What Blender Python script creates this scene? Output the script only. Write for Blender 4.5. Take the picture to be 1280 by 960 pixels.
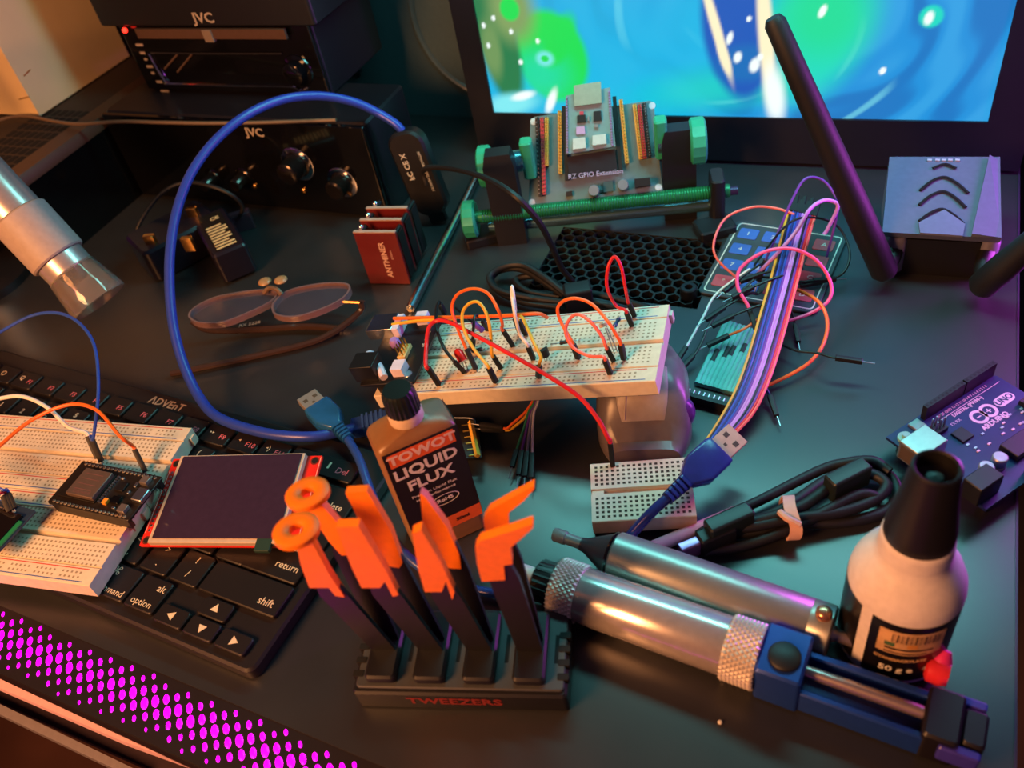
import bpy, math, random
from mathutils import Vector, Matrix
random.seed(7)
for o in list(bpy.data.objects): bpy.data.objects.remove(o)
scn = bpy.context.scene
COL = scn.collection
S = 0.001                                   # the builders below work in millimetres
# ---------------------------------------------------------------- camera
F_PX, CAM_H = 1070.0, 330.0
_n = Vector((250, 1110, 1070)).normalized()
_y = (Vector((0, 0, 1)) - _n * _n.z).normalized(); _z = -_n; _x = _y.cross(_z)
_a = math.radians(-31)
AX, AY, AZ = math.cos(_a)*_x + math.sin(_a)*_y, -math.sin(_a)*_x + math.cos(_a)*_y, _z
CAM = Vector((0, 0, CAM_H))
def P(px, py, z=0.0):
    """photo pixel -> point (mm) on the horizontal plane at height z"""
    d = Vector(((px-640)/F_PX, (py-480)/F_PX, 1))
    d = Vector((d.dot(AX), d.dot(AY), d.dot(AZ)))
    return CAM + d*((z-CAM_H)/d.z)
def PY(px, py, y):
    """photo pixel -> point (mm) on the upright plane at distance y"""
    d = Vector(((px-640)/F_PX, (py-480)/F_PX, 1))
    d = Vector((d.dot(AX), d.dot(AY), d.dot(AZ)))
    return CAM + d*(y/d.y)
cd = bpy.data.cameras.new('camera'); cd.sensor_width = 36; cd.lens = 36*F_PX/1280
cd.dof.use_dof = True; cd.dof.focus_distance = 0.44; cd.dof.aperture_fstop = 10
cd.clip_start = 0.01; cd.clip_end = 20
cam = bpy.data.objects.new('camera', cd); COL.objects.link(cam); scn.camera = cam
cam.matrix_world = Matrix(((AX.x, -AX.y, -AX.z, 0), (AY.x, -AY.y, -AY.z, 0), (AZ.x, -AZ.y, -AZ.z, CAM_H*S), (0, 0, 0, 1)))
# ---------------------------------------------------------------- light
vs = scn.view_settings
vs.view_transform = 'Standard'; vs.look = 'None'; vs.gamma = 1; vs.use_curve_mapping = False
vs.exposure = 0.0
w = bpy.data.worlds.new('world'); scn.world = w; w.use_nodes = True
w.node_tree.nodes['Background'].inputs[0].default_value = (0.40, 0.24, 0.42, 1)
w.node_tree.nodes['Background'].inputs[1].default_value = 0.14
def lamp(name, loc, target, col, power, sx, sy):
    l = bpy.data.lights.new(name, 'AREA'); l.shape = 'RECTANGLE'; l.size = sx; l.size_y = sy
    l.color = col; l.energy = power
    o = bpy.data.objects.new(name, l); COL.objects.link(o); o.location = Vector(loc)*S
    o.rotation_euler = (Vector(target)-Vector(loc)).to_track_quat('-Z', 'Y').to_euler()
    return o
lamp('warm_room_lamp', (-410, -320, 430), (-320, 230, 0), (1, 0.40, 0.14), 9.0, 0.24, 0.24)
lamp('teal_screen_fill', (-90, 455, 330), (-90, 470, 0), (0.18, 0.72, 0.70), 2.0, 0.40, 0.06)  # added teal fill; the screen alone gives the desk too little sheen
lamp('magenta_led_strip', (170, 480, 75), (-20, 330, 20), (0.80, 0.10, 1.0), 1.3, 0.06, 0.22)
# ---------------------------------------------------------------- materials
def lin(h):
    h = h.lstrip('#'); c = [int(h[i:i+2], 16)/255 for i in (0, 2, 4)]
    return tuple(x/12.92 if x <= .04045 else ((x+.055)/1.055)**2.4 for x in c)
MATS = {}
def mat(name, col, rough=.5, metal=0, trans=0, emit=0, var=.06, scale=300, bump=0, ior=1.45, coat=0, alpha=1, spec=.5):
    if name in MATS: return MATS[name]
    m = bpy.data.materials.new(name); m.use_nodes = True; MATS[name] = m
    nt = m.node_tree; b = nt.nodes['Principled BSDF']
    c = lin(col) if isinstance(col, str) else col
    tc = nt.nodes.new('ShaderNodeTexCoord'); no = nt.nodes.new('ShaderNodeTexNoise')
    no.inputs['Scale'].default_value = scale; no.inputs['Detail'].default_value = 3
    nt.links.new(tc.outputs['Object'], no.inputs['Vector'])
    r = nt.nodes.new('ShaderNodeValToRGB')
    r.color_ramp.elements[0].position = .3; r.color_ramp.elements[1].position = .7
    r.color_ramp.elements[0].color = (*[x*(1-var) for x in c], 1); r.color_ramp.elements[1].color = (*[min(1, x*(1+var)) for x in c], 1)
    nt.links.new(no.outputs['Fac'], r.inputs['Fac']); nt.links.new(r.outputs['Color'], b.inputs['Base Color'])
    b.inputs['Roughness'].default_value = rough; b.inputs['Metallic'].default_value = metal
    b.inputs['Transmission Weight'].default_value = trans; b.inputs['IOR'].default_value = ior
    b.inputs['Coat Weight'].default_value = coat; b.inputs['Alpha'].default_value = alpha
    b.inputs['Specular IOR Level'].default_value = spec
    if emit:
        nt.links.new(r.outputs['Color'], b.inputs['Emission Color']); b.inputs['Emission Strength'].default_value = emit
    if bump:
        bp = nt.nodes.new('ShaderNodeBump'); bp.inputs['Strength'].default_value = bump; bp.inputs['Distance'].default_value = .0004
        nt.links.new(no.outputs['Fac'], bp.inputs['Height']); nt.links.new(bp.outputs['Normal'], b.inputs['Normal'])
    return m
BLACK = mat('black_plastic', '#141416', .42); BLACKM = mat('black_matte_plastic', '#111113', .6, bump=.15, scale=900)
GLOSS = mat('black_gloss_plastic', '#0a0a0c', .12, coat=.4); RUB = mat('black_rubber', '#161618', .55)
STEEL = mat('steel', '#c9c9cc', .25, 1); CHROME = mat('chrome', '#e2e2e6', .10, 1); TIN = mat('tinned_metal', '#b8bcc0', .35, 1)
GOLD = mat('brass_pin', '#d8b25c', .3, 1); WHITE = mat('white_plastic', '#e6e2da', .45); INK = mat('white_print', '#ddd8cc', .6)
CREAMBB = mat('breadboard_plastic', '#d6cab4', .5); BBHOLE = mat('breadboard_hole', '#94846c', .8); HOLE = mat('hole_dark', '#4a4136', .8); REDINK = mat('red_print', '#c4423a', .6); BLUEINK = mat('blue_print', '#3d5a9c', .6)
FOAM = mat('black_foam', '#101012', .9)
def wmat(c): return mat('wire_'+c, {'red': '#d8242a', 'orange': '#ee6a24', 'yellow': '#e0a92c', 'black': '#131315', 'white': '#e8e2dc', 'purple': '#6a3a9a', 'blue': '#2c4fb0', 'green': '#2b8a5c', 'pink': '#f0568c', 'grey': '#8c8c96', 'brown': '#7a4a30', 'teal': '#2aa59a', 'lilac': '#c98ad8', 'navy': '#20306e', 'salmon': '#f06a5c'}[c], .4)
# ---------------------------------------------------------------- mesh helpers (millimetres)
def crom(pts, n=8):
    pts = [Vector(p) for p in pts]
    if len(pts) < 3: return pts
    q = [pts[0]*2-pts[1]] + pts + [pts[-1]*2-pts[-2]]; out = []
    for i in range(1, len(q)-2):
        a, b, c, d = q[i-1:i+3]
        for k in range(n):
            t = k/n
            out.append(.5*((2*b)+(c-a)*t+(2*a-5*b+4*c-d)*t*t+(3*b-a-3*c+d)*t**3))
    out.append(pts[-1]); return out
class MB:
    def __init__(s, M=None): s.v = []; s.f = []; s.M = M or Matrix.Identity(4)
    def add(s, vs, fs):
        o = len(s.v); s.v += [s.M @ Vector(v) for v in vs]; s.f += [tuple(i+o for i in f) for f in fs]; return s
    def loft(s, loops, cap=True, closed=True):
        n = len(loops[0]); vs = [v for l in loops for v in l]; fs = []
        for i in range(len(loops)-1):
            for j in range(n if closed else n-1):
                k = (j+1) % n; fs.append((i*n+j, i*n+k, (i+1)*n+k, (i+1)*n+j))
        if cap: fs += [tuple(range(n))[::-1], tuple(range((len(loops)-1)*n, len(loops)*n))]
        return s.add(vs, fs)
    def box(s, x0, x1, y0, y1, z0, z1):
        return s.loft([[(x0, y0, z), (x1, y0, z), (x1, y1, z), (x0, y1, z)] for z in (z0, z1)])
    def cbox(s, c, d): return s.box(c[0]-d[0]/2, c[0]+d[0]/2, c[1]-d[1]/2, c[1]+d[1]/2, c[2]-d[2]/2, c[2]+d[2]/2)
    def rbox(s, x0, x1, y0, y1, z0, z1, r=1, c=.3, n=4):
        def lp(i, z):
            out = []; rr = max(r-i, .01)
            for (cx, cy, a0) in ((x1-r, y0+r, -90), (x1-r, y1-r, 0), (x0+r, y1-r, 90), (x0+r, y0+r, 180)):
                for k in range(n+1):
                    a = math.radians(a0+90*k/n); out.append((cx+rr*math.cos(a), cy+rr*math.sin(a), z))
            return out
        return s.loft([lp(c, z0), lp(0, z0+c), lp(0, z1-c), lp(c, z1)] if c else [lp(0, z0), lp(0, z1)])
    def prism(s, poly, z0, z1): return s.loft([[(x, y, z) for x, y in poly] for z in (z0, z1)])
    def lathe(s, prof, seg=24, cap=True):
        return s.loft([[(r*math.cos(2*math.pi*k/seg), r*math.sin(2*math.pi*k/seg), z) for k in range(seg)] for r, z in prof], cap)
    def axis(s, p0, p1):
        p0, p1 = Vector(p0), Vector(p1)
        return Matrix.Translation(p0) @ (p1-p0).to_track_quat('Z', 'Y').to_matrix().to_4x4()
    def lathe_on(s, p0, p1, prof, seg=24):
        M = s.M; s.M = M @ s.axis(p0, p1); s.lathe(prof, seg); s.M = M; return s
    def cyl(s, p0, p1, r, r1=None, seg=16, c=0):
        L = (Vector(p1)-Vector(p0)).length; r1 = r if r1 is None else r1
        return s.lathe_on(p0, p1, [(r-c, 0), (r, c), (r1, L-c), (r1-c, L)] if c else [(r, 0), (r1, L)], seg)
    def tube(s, pts, r, seg=8, n=8, raw=False, flat=1):
        pts = [Vector(p) for p in pts] if raw else crom(pts, n)
        T = [(pts[min(i+1, len(pts)-1)]-pts[max(i-1, 0)]).normalized() for i in range(len(pts))]
        u = T[0].orthogonal().normalized() if abs(T[0].z) > .9 else T[0].cross(Vector((0, 0, 1))).normalized()
        loops = []
        for i, p in enumerate(pts):
            u = (u-T[i]*u.dot(T[i])).normalized(); w_ = T[i].cross(u)
            rr = r[min(len(r)-1, int(i*len(r)/len(pts)))] if isinstance(r, (list, tuple)) else r
            loops.append([p+rr*(math.cos(2*math.pi*k/seg)*u+flat*math.sin(2*math.pi*k/seg)*w_) for k in range(seg)])
        return s.loft(loops)
    def ball(s, c, r, seg=12, rings=8, sz=1):
        M = s.M; s.M = M @ Matrix.Translation(Vector(c))
        s.lathe([(max(.001, r*math.sin(math.pi*k/rings)), -r*sz*math.cos(math.pi*k/rings)) for k in range(rings+1)], seg); s.M = M; return s
    def mesh(s, name, m, ang=40):
        me = bpy.data.meshes.new(name); me.from_pydata([v*S for v in s.v], [], s.f); me.materials.append(m)
        me.shade_smooth(); me.set_sharp_from_angle(angle=math.radians(ang)); return me
    def build(s, name, m, parent=None, ang=40):
        return link(name, s.mesh(name, m, ang), parent)
def link(name, me, parent=None):
    o = bpy.data.objects.new(name, me); COL.objects.link(o)
    if parent: o.parent = parent
    return o
def tag(o, label, cat=None, group=None, kind=None):
    o['label'] = label
    if cat: o['category'] = cat
    if group: o['group'] = group
    if kind: o['kind'] = kind
    return o
def TR(loc=(0, 0, 0), rz=0, rx=0, ry=0):
    return Matrix.Translation(Vector(loc)) @ Matrix.Rotation(math.radians(rz), 4, 'Z') @ Matrix.Rotation(math.radians(ry), 4, 'Y') @ Matrix.Rotation(math.radians(rx), 4, 'X')
def place(o, M):
    M = M.copy(); M.translation *= S; o.matrix_basis = M; return o
def thing(name, label, cat, M=None, group=None):
    o = bpy.data.objects.new(name, None); o.empty_display_size = .01; COL.objects.link(o)
    if M is not None: place(o, M if isinstance(M, Matrix) else TR(M))
    return tag(o, label, cat, group)
TXT = {}
def text(st, size, m, parent, M, name='lettering', ax='CENTER', sx=1, shear=0, bold=0):
    k = (st, size, m.name, ax, shear, bold)
    if k not in TXT:
        cu = bpy.data.curves.new('t', 'FONT'); cu.body = st; cu.size = size*S; cu.align_x = ax; cu.align_y = 'CENTER'
        cu.extrude = .00004; cu.resolution_u = 2; cu.shear = shear; cu.offset = bold*S
        t = bpy.data.objects.new('t', cu); me = bpy.data.meshes.new_from_object(t); me.name = name
        bpy.data.objects.remove(t); me.materials.clear(); me.materials.append(m); TXT[k] = me
    o = link(name, TXT[k], parent); M = M @ Matrix.Diagonal((sx, 1, 1, 1)); place(o, M); return o
def W(o):
    """mesh collector that takes world millimetres and stores them in the frame of o"""
    M = o.matrix_basis.copy(); M.translation /= S
    return MB(M.inverted())
def WM(o, M):
    B = o.matrix_basis.copy(); B.translation /= S
    return B.inverted() @ M
FRONT = Matrix.Rotation(math.radians(90), 4, 'X')      # text that stands upright facing -Y
# ================================================================ setting
fl = MB().box(-3000, 2000, -1500, 1900, -760, -740).build('floor', mat('brown_floor', '#6b4632', .5, var=.3, scale=6))
tag(fl, 'brown floor far below the desk front edge', None, kind='structure')
wb = MB().box(-3000, 2000, 1000, 1040, -740, 1700).build('wall_back', mat('dark_wall', '#2a2430', .9)); tag(wb, 'dark wall behind the desk', None, kind='structure')
wl = MB().box(-2040, -2000, -1500, 1000, -740, 1700).build('wall_left', mat('dim_cream_wall', '#cdbfa8', .9)); tag(wl, 'cream wall left of the desk', None, kind='structure')
# ---- desk: black slab, hexagonal mesh inlay, lit perforated front strip
desk = thing('desk', 'black satin desk with hexagonal mesh inlay and magenta lit perforated front edge', 'desk', (-300, 400, -20))
DESK = mat('desk_black_satin', '#28292b', .33, var=.10, scale=40, bump=.03, spec=1.0)
HX0, HX1, HY0, HY1 = -204, -96, 384, 452
d = W(desk)
def fy(x): return 95.4+(x+376)*(-6.8/216)        # line of the front edge
d.prism([(-1300, fy(-1300)), (HX0, fy(HX0)), (HX0, 980), (-1300, 980)], -22, 0)
d.prism([(HX1, fy(HX1)), (70, fy(70)), (70, 980), (HX1, 980)], -22, 0)
d.prism([(HX0, fy(HX0)), (HX1, fy(HX1)), (HX1, HY0), (HX0, HY0)], -22, 0)
d.prism([(HX0, HY1), (HX1, HY1), (HX1, 980), (HX0, 980)], -22, 0)
d.build('desk_top', DESK, desk, 20)
W(desk).box(HX0, HX1, HY0, HY1, -22, -9).build('mesh_backing', mat('mesh_backing', '#0b0b0d', .8), desk)
hm = W(desk); pit = 8.0; ro = pit/math.sqrt(3); j = 0
y = HY0
while y < HY1+4:
    x = HX0+(pit/2 if j % 2 else 0)
    while x < HX1+4:
        if HX0+2 < x < HX1-2 and HY0+2 < y < HY1-2:
            oc = [(x+ro*math.cos(math.radians(30+60*k)), y+ro*math.sin(math.radians(30+60*k))) for k in range(6)]
            ic = [(x+(ro-.75)*math.cos(math.radians(30+60*k)), y+(ro-.75)*math.sin(math.radians(30+60*k))) for k in range(6)]
            vs_ = [(a, b, .3) for a, b in oc]+[(a, b, .3) for a, b in ic]+[(a, b, -8) for a, b in ic]
            fs_ = []
            for k in range(6):
                l = (k+1) % 6; fs_ += [(k, l, 6+l, 6+k), (6+k, 6+l, 12+l, 12+k)]
            hm.add(vs_, fs_)
        x += pit
    y += pit*.866; j += 1
tag(hm.build('hexagon_mesh', mat('mesh_black', '#1a1d20', .4), desk, 20), 'black honeycomb ventilation mesh')
st = W(desk); a_ = math.atan2(-6.8, 216)
def SL(x, t): return (x, fy(x)-t)                # t = distance in front of the slab edge
st.prism([SL(-1300, 0), SL(-1300, 27), SL(70, 27), SL(70, 0)], -5, -.4)
st.build('perforated_strip', mat('strip_black', '#1b1518', .45), desk)
LEDM = mat('magenta_glow', (1.0, .0, .82), .4, emit=3.5, var=.12, scale=60)
dots = {}; rest = W(desk)
b_, d_ = Vector((4.4, -4.7)), Vector((4.35, 2.35)); o_ = Vector((-370.8, 92.1))
th = math.atan2(b_.y, b_.x); nd = 0
for i in range(-160, 160):
    for k in range(-180, 180):
        c = o_+b_*i+d_*k; t = fy(c.x)-c.y
        if 2 < t < 25 and (-900 < c.x <= -384 or -128 <= c.x < 55):
            q = 1-.62*abs(t-12.5)/11
            rest.add([(c.x+q*(3.15*math.cos(th)*math.cos(n*.7854)-1.65*math.sin(th)*math.sin(n*.7854)), c.y+q*(3.15*math.sin(th)*math.cos(n*.7854)+1.65*math.cos(th)*math.sin(n*.7854)), -.3) for n in range(8)], [tuple(range(8))])
        if 2 < t < 25 and -384 < c.x < -128:
            q = 1-.62*abs(t-12.5)/11; q = round(q*6)/6
            if q not in dots:
                m_ = MB(); rs = [(1.0, 0), (.8, .25), (.35, .35)]
                m_.loft([[(r*q*3.15*math.cos(2*math.pi*n/10), r*q*1.65*math.sin(2*math.pi*n/10), z) for n in range(10)] for r, z in rs])
                dots[q] = m_.mesh('lit_hole', LEDM)
            o = link('lit_hole', dots[q], desk); place(o, WM(desk, TR((c.x, c.y, -.45), math.degrees(th)))); nd += 1
rest.build('lit_holes', LEDM, desk)['kind'] = 'stuff'
W(desk).prism([SL(-1300, 27), SL(-1300, 28.2), SL(70, 28.2), SL(70, 27)], -6, -2).build('edge_lip', mat('lip_black', '#1e1418', .35), desk)
W(desk).box(69.2, 70.2, fy(70), 980, -30, .3).build('side_edge', mat('side_edge_magenta_light', '#33243c', .35), desk)  # violet colour stands for magenta light caught along the black edge
for xx in (-1250, 30):
    for yy in (150, 930): W(desk).box(xx-25, xx+25, yy-25, yy+25, -740, -22).build('leg', BLACK, desk)
# pale shelf seen below the front edge
tr = thing('keyboard_tray', 'pale pink lit tray with grey rail below the perforated desk edge', 'tray', P(60, 880, -60))
pl = [P(*q, -30) for q in ((-200, 715), (290, 925), (330, 990), (150, 925), (0, 860), (-200, 775))]
W(tr).prism([(p.x, p.y) for p in pl][::-1], -36, -30).build('panel', mat('pink_lit_laminate', '#dab0c0', .5), tr)  # pink light from the lit holes is mixed into this panel colour
pl = [P(*q, -75) for q in ((-200, 790), (0, 880), (170, 962), (170, 974), (0, 893), (-200, 800))]
W(tr).prism([(p.x, p.y) for p in pl][::-1], -81, -75).build('rail', mat('grey_rail', '#b9b4be', .25, .6), tr)
pl = [P(*q, -84) for q in ((-220, 760), (270, 965), (250, 990), (0, 878), (-220, 790))]
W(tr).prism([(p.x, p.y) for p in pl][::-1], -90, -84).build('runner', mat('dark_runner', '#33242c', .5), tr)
# ================================================================ monitor
MT = TR((-120, 545, 0), 2.3)
mon = thing('monitor', 'wide computer monitor with black bezel showing bright blue water picture', 'monitor', MT)
SX0, SX1, SZ0, SZ1 = -166, 165, 36, 300
MB().rbox(SX0-18, SX1+24, 3, 42, 3, SZ1+18, 2, 1).build('housing', BLACK, mon)
bz = MB()
bz.box(SX0-18, SX1+24, -2, 3, 3, SZ0); bz.box(SX0-18, SX1+24, -2, 3, SZ1, SZ1+18); bz.box(SX0-18, SX0, -2, 3, SZ0, SZ1); bz.box(SX1, SX1+24, -2, 3, SZ0, SZ1)
bz.build('bezel', mat('bezel_black', '#15151a', .3), mon)
MB().rbox(-90, 90, 6, 120, 0, 4, 8, 1).build('stand_base', BLACK, mon)
MB().box(-25, 25, 42, 60, 4, 150).build('stand_neck', BLACK, mon)
MI = MT.inverted()
def SC(px, py):
    p = MI @ PY(px, py, 545+ (px-930)*.0135); return p.x, p.z
def clampf(x, a=0., b=1.): return max(a, min(b, x))
def sm(a, b, x): t = clampf((x-a)/(b-a)); return t*t*(3-2*t)
def mixc(a, b, t): return tuple(p+(q-p)*t for p, q in zip(a, b))
C = {k: lin(v) for k, v in dict(cy='#0ab8e4', bl='#1590d8', lb='#2c9fe0', db='#0a6cb8', gr='#0fdc54', dg='#1f7a4a', ol='#7fa060', wh='#f4fffc', te='#12d8c0', ye='#fff2c8', nv='#0f58b8', lc='#7fe8f0').items()}
BL = []                                               # (cx, cz, rx, rz, angle, colour, softness)
def blob(px, py, rx, rz, ang, col, soft=.15, op=1): u, v = SC(px, py); BL.append((u, v, rx, rz, math.radians(ang), C[col], soft, op))
blob(720, 130, 75, 34, -8, 'cy', .6); blob(850, 60, 60, 42, 30, 'cy', .8, .8)
blob(690, 70, 26, 33, 12, 'gr', .12); blob(676, 92, 20, 16, 0, 'te', .8, .6); blob(700, 50, 9, 20, -30, 'gr', .3)
blob(622, 45, 15, 52, 6, 'dg', .2); blob(640, 10, 16, 22, 0, 'ol', .5); blob(616, 60, 7, 20, 0, 'ol', .5, .7); blob(638, 10, 7, 8, 0, 'gr', .2)
blob(640, 128, 20, 8, 10, 'lc', .5); blob(655, 118, 9, 3, 15, 'wh', .5); blob(690, 125, 3, 10, -25, 'wh', .5)
for q in ((606, 30), (612, 55), (640, 38), (618, 21), (673, 50), (652, 76)): blob(q[0], q[1], 1.5, 1.9, 0, 'wh', .3)
blob(682, 72, 6, 5, 0, 'lc', .5); blob(682, 72, 3, 2.4, 0, 'gr', .3)
blob(900, 110, 46, 13, 8, 'te', .9, .7)
blob(1015, 45, 30, 44, -25, 'te', .4); blob(1030, 20, 26, 26, 0, 'gr', .7, .5)
blob(920, 40, 21, 46, 10, 'nv', .15); blob(932, 80, 19, 12, 5, 'db', .4)
blob(895, 35, 3, 34, 16, 'ye', .4); blob(905, 72, 3, 12, 18, 'ye', .4); blob(957, 45, 4.5, 44, 6, 'ye', .4); blob(968, 120, 6, 20, 8, 'wh', .6)
for q, a, c in (((912, 48), 3, 7), ((922, 72), 4, 6), ((943, 82), 5, 8), ((936, 24), 2.4, 3), ((950, 72), 3, 4)): blob(q[0], q[1], a*.6, c*.6, -15, 'wh', .4)
blob(1028, 15, 2, 4, -20, 'wh', .3)
blob(1164, 22, 6.5, 6.5, 20, 'te', .2); blob(1161, 24, 2.4, 4, -10, 'wh', .4); blob(1103, 90, 1.8, 2.4, -20, 'wh', .3)
cu0, cv0 = SC(940, 10); NX, NZ = 300, 240
vs_, cols, fs_ = [], [], []
for iz in range(NZ+1):
    for ix in range(NX+1):
        u = SX0+(SX1-SX0)*ix/NX; v = SZ0+(SZ1-SZ0)*iz/NZ; vs_.append((u, -.2, v))
        r = math.hypot(u-cu0, (v-cv0)*1.25); a = math.atan2(v-cv0, u-cu0)
        sw = math.sin(r*.12+a*2+1.5*math.sin(r*.06+a*4)+.6*math.sin(r*.21-a*7))
        c = mixc(C['bl'], C['lb'], sm(-.2, .9, sw)); c = mixc(c, C['db'], .75*sm(.25, 1, -sw)*sm(30, 75, r))
        c = mixc(c, C['cy'], .75*sm(70, 10, r)); c = mixc(c, C['cy'], .7*sm(-20, -90, u))
        lw = math.sin(r*.19+a*3+2*math.sin(a*2+r*.03)); c = mixc(c, C['lc'], .5*sm(.86, 1, lw)*sm(25, 60, r)*sm(.1, .9, math.sin(a*5+r*.05)))
        for bu, bv, rx, rz, an, bc, so, op in BL:
            du, dv = u-bu, v-bv; x_, z_ = (du*math.cos(an)+dv*math.sin(an))/rx, (-du*math.sin(an)+dv*math.cos(an))/rz
            q = x_*x_+z_*z_
            if q < (1+so)**2: c = mixc(c, bc, op*sm(1+so, 1-so, math.sqrt(q)))
        cols.append((*c, 1))
for iz in range(NZ):
    for ix in range(NX): k = iz*(NX+1)+ix; fs_.append((k, k+1, k+NX+2, k+NX+1))
sm_ = bpy.data.materials.new('screen_picture'); sm_.use_nodes = True; nt = sm_.node_tree; pb = nt.nodes['Principled BSDF']
at = nt.nodes.new('ShaderNodeVertexColor'); at.layer_name = 'picture'
nt.links.new(at.outputs['Color'], pb.inputs['Emission Color']); pb.inputs['Emission Strength'].default_value = 1.05
pb.inputs['Base Color'].default_value = (.01, .01, .01, 1); pb.inputs['Roughness'].default_value = .35
me = bpy.data.meshes.new('screen'); me.from_pydata([Vector(v)*S for v in vs_], [], fs_); me.materials.append(sm_)
ca = me.color_attributes.new('picture', 'FLOAT_COLOR', 'POINT'); ca.data.foreach_set('color', [q for c in cols for q in c])
tag(link('screen', me, mon), 'glowing screen with blue swirls, green blob and white bubbles')
# ================================================================ stereo
UR = -335; UY = 440
lo = thing('stereo_amplifier', 'black lower stereo unit with small shiny knobs under the disc player', 'stereo', TR((-455, 515, 0)))
W(lo).rbox(-575, UR, UY+4, 502, 0, 75, 4, 1.5).build('housing', mat('stereo_black', '#17151a', .35), lo)
W(lo).rbox(-575, UR, UY, UY+4, 2, 74, 1.5, .5).build('front_panel', GLOSS, lo)
def front_text(o, st, px, py, y, size, m, sx=1, bold=0): p = PY(px, py, y); return text(st, size, m, o, WM(o, Matrix.Translation(p) @ FRONT), sx=sx, bold=bold)
SILV = mat('silver_print', '#c2b6a6', .4, .3)
front_text(lo, 'JVC', 318, 166, UY-.6, 9, SILV, 1.15, .25)
for (px, py, r, l, mm) in ((268, 222, 5.5, 14, 'k'), (306, 221, 5.5, 14, 'k'), (372, 205, 9, 16, 'k'), (428, 228, 8, 13, 'k')):
    c = PY(px, py, UY)
    kn = W(lo).lathe_on(c, c-Vector((0, l, 0)), [(r*1.15, 0), (r*1.1, 1.2), (r, 1.6), (r*.92, l-1.2), (r*.75, l)], 20).build('knob', mat('knob_dark_chrome', '#4a4440', .18, .9), lo)
    W(lo).lathe_on(c+Vector((0, .2, 0)), c-Vector((0, .8, 0)), [(r*1.5, 0), (r*1.5, .6), (r*1.4, .9)], 24).build('knob_ring', CHROME if r > 6 else GLOSS, kn).parent = lo
for px, py in ((260, 236), (319, 233), (380, 238), (438, 241)):
    c = PY(px, py, UY); W(lo).lathe_on(c, c-Vector((0, 2, 0)), [(2.4, 0), (2.2, 1.2), (1.2, 2)], 12).build('button', mat('button_brass', '#c89a5c', .25, 1), lo)
# upper disc player
VY = 478
up = thing('disc_player', 'black disc player with chrome trimmed loading door on top of amplifier', 'stereo', TR((-470, 530, 75)))
pL = PY(150, 48, VY).x; pR = PY(412, 100, VY).x
x0, x1 = -556, -383
W(up).rbox(x0, x1, VY+3, 560, 75, 128, 3, 1).build('base_housing', mat('stereo_black', '#17151a', .35), up)
W(up).rbox(x0-14, x1+10, VY-4, 560, 128, 180, 3, 1.2).build('upper_housing', BLACK, up)
tp = W(up); tp.loft([[(x0-14, VY-4, 180), (x1+10, VY-4, 180), (x1+10, 560, 180), (x0-14, 560, 180)], [(x0-4, VY+22, 197), (x1, VY+22, 197), (x1, 560, 197), (x0-4, 560, 197)]])
tp.build('top_cover', mat('top_cover_black', '#221d26', .3), up)
W(up).rbox(x0, x1, VY, VY+3, 77, 127, 1, .3).build('front_panel', GLOSS, up)
front_text(up, 'JVC', 254, 23, VY-4.7, 10, SILV, 1.2, .25)
a, b = PY(170, 38, VY-4), PY(358, 43, VY-4)
W(up).box(a.x, b.x, VY-5.2, VY-3, b.z-3, b.z+4).build('disc_slot', mat('slot_bronze', '#6e5646', .3, .5), up)
W(up).box((a.x+b.x)/2-4, (a.x+b.x)/2+4, VY-6, VY-3, b.z-5, b.z+3.5).build('slot_catch', mat('catch_grey', '#7c7066', .4), up)
c = PY(156, 38, VY-4); W(up).ball(c, 2, 10, 6).build('indicator_lamp', mat('red_indicator', (1, .02, .01), .4, emit=5), up)
for k, (px, py, l) in enumerate(((167, 56, 7), (171, 66, 5), (175, 74, 3), (180, 83, 6), (184, 91, 3), (192, 102, 6), (199, 114, 8))):
    c = PY(px, py, VY-.2); W(up).box(c.x-l/2+6, c.x+l/2+6, VY-.5, VY+.5, c.z-.9, c.z+.9).build('panel_mark', SILV, up)
path = [PY(*q, VY-1) for q in ((186, 67), (196, 85), (208, 103), (214, 105), (300, 107), (362, 108), (376, 113), (386, 110))]
W(up).tube(path, 1.0, 6).build('door_trim', CHROME, up)
path = [PY(*q, VY-1) for q in ((188, 66), (260, 67), (352, 67))]
W(up).tube(path, .6, 6).build('door_top_edge', mat('door_edge', '#3a3a40', .3, .6), up)
c = PY(373, 88, VY); W(up).lathe_on(c, c-Vector((0, 9, 0)), [(12, 0), (11.5, 1), (8.5, 1.5), (8, 8), (6, 9)], 24).build('volume_knob', GLOSS, up)
for (p, q) in (((222, 68), (206, 86)), ((240, 68), (222, 90))): W(up).tube([PY(*p, VY-1), PY(*q, VY-1)], .8, 6, raw=True).build('trim_line', mat('slot_bronze', '#6e5646', .3, .5), up)
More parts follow.
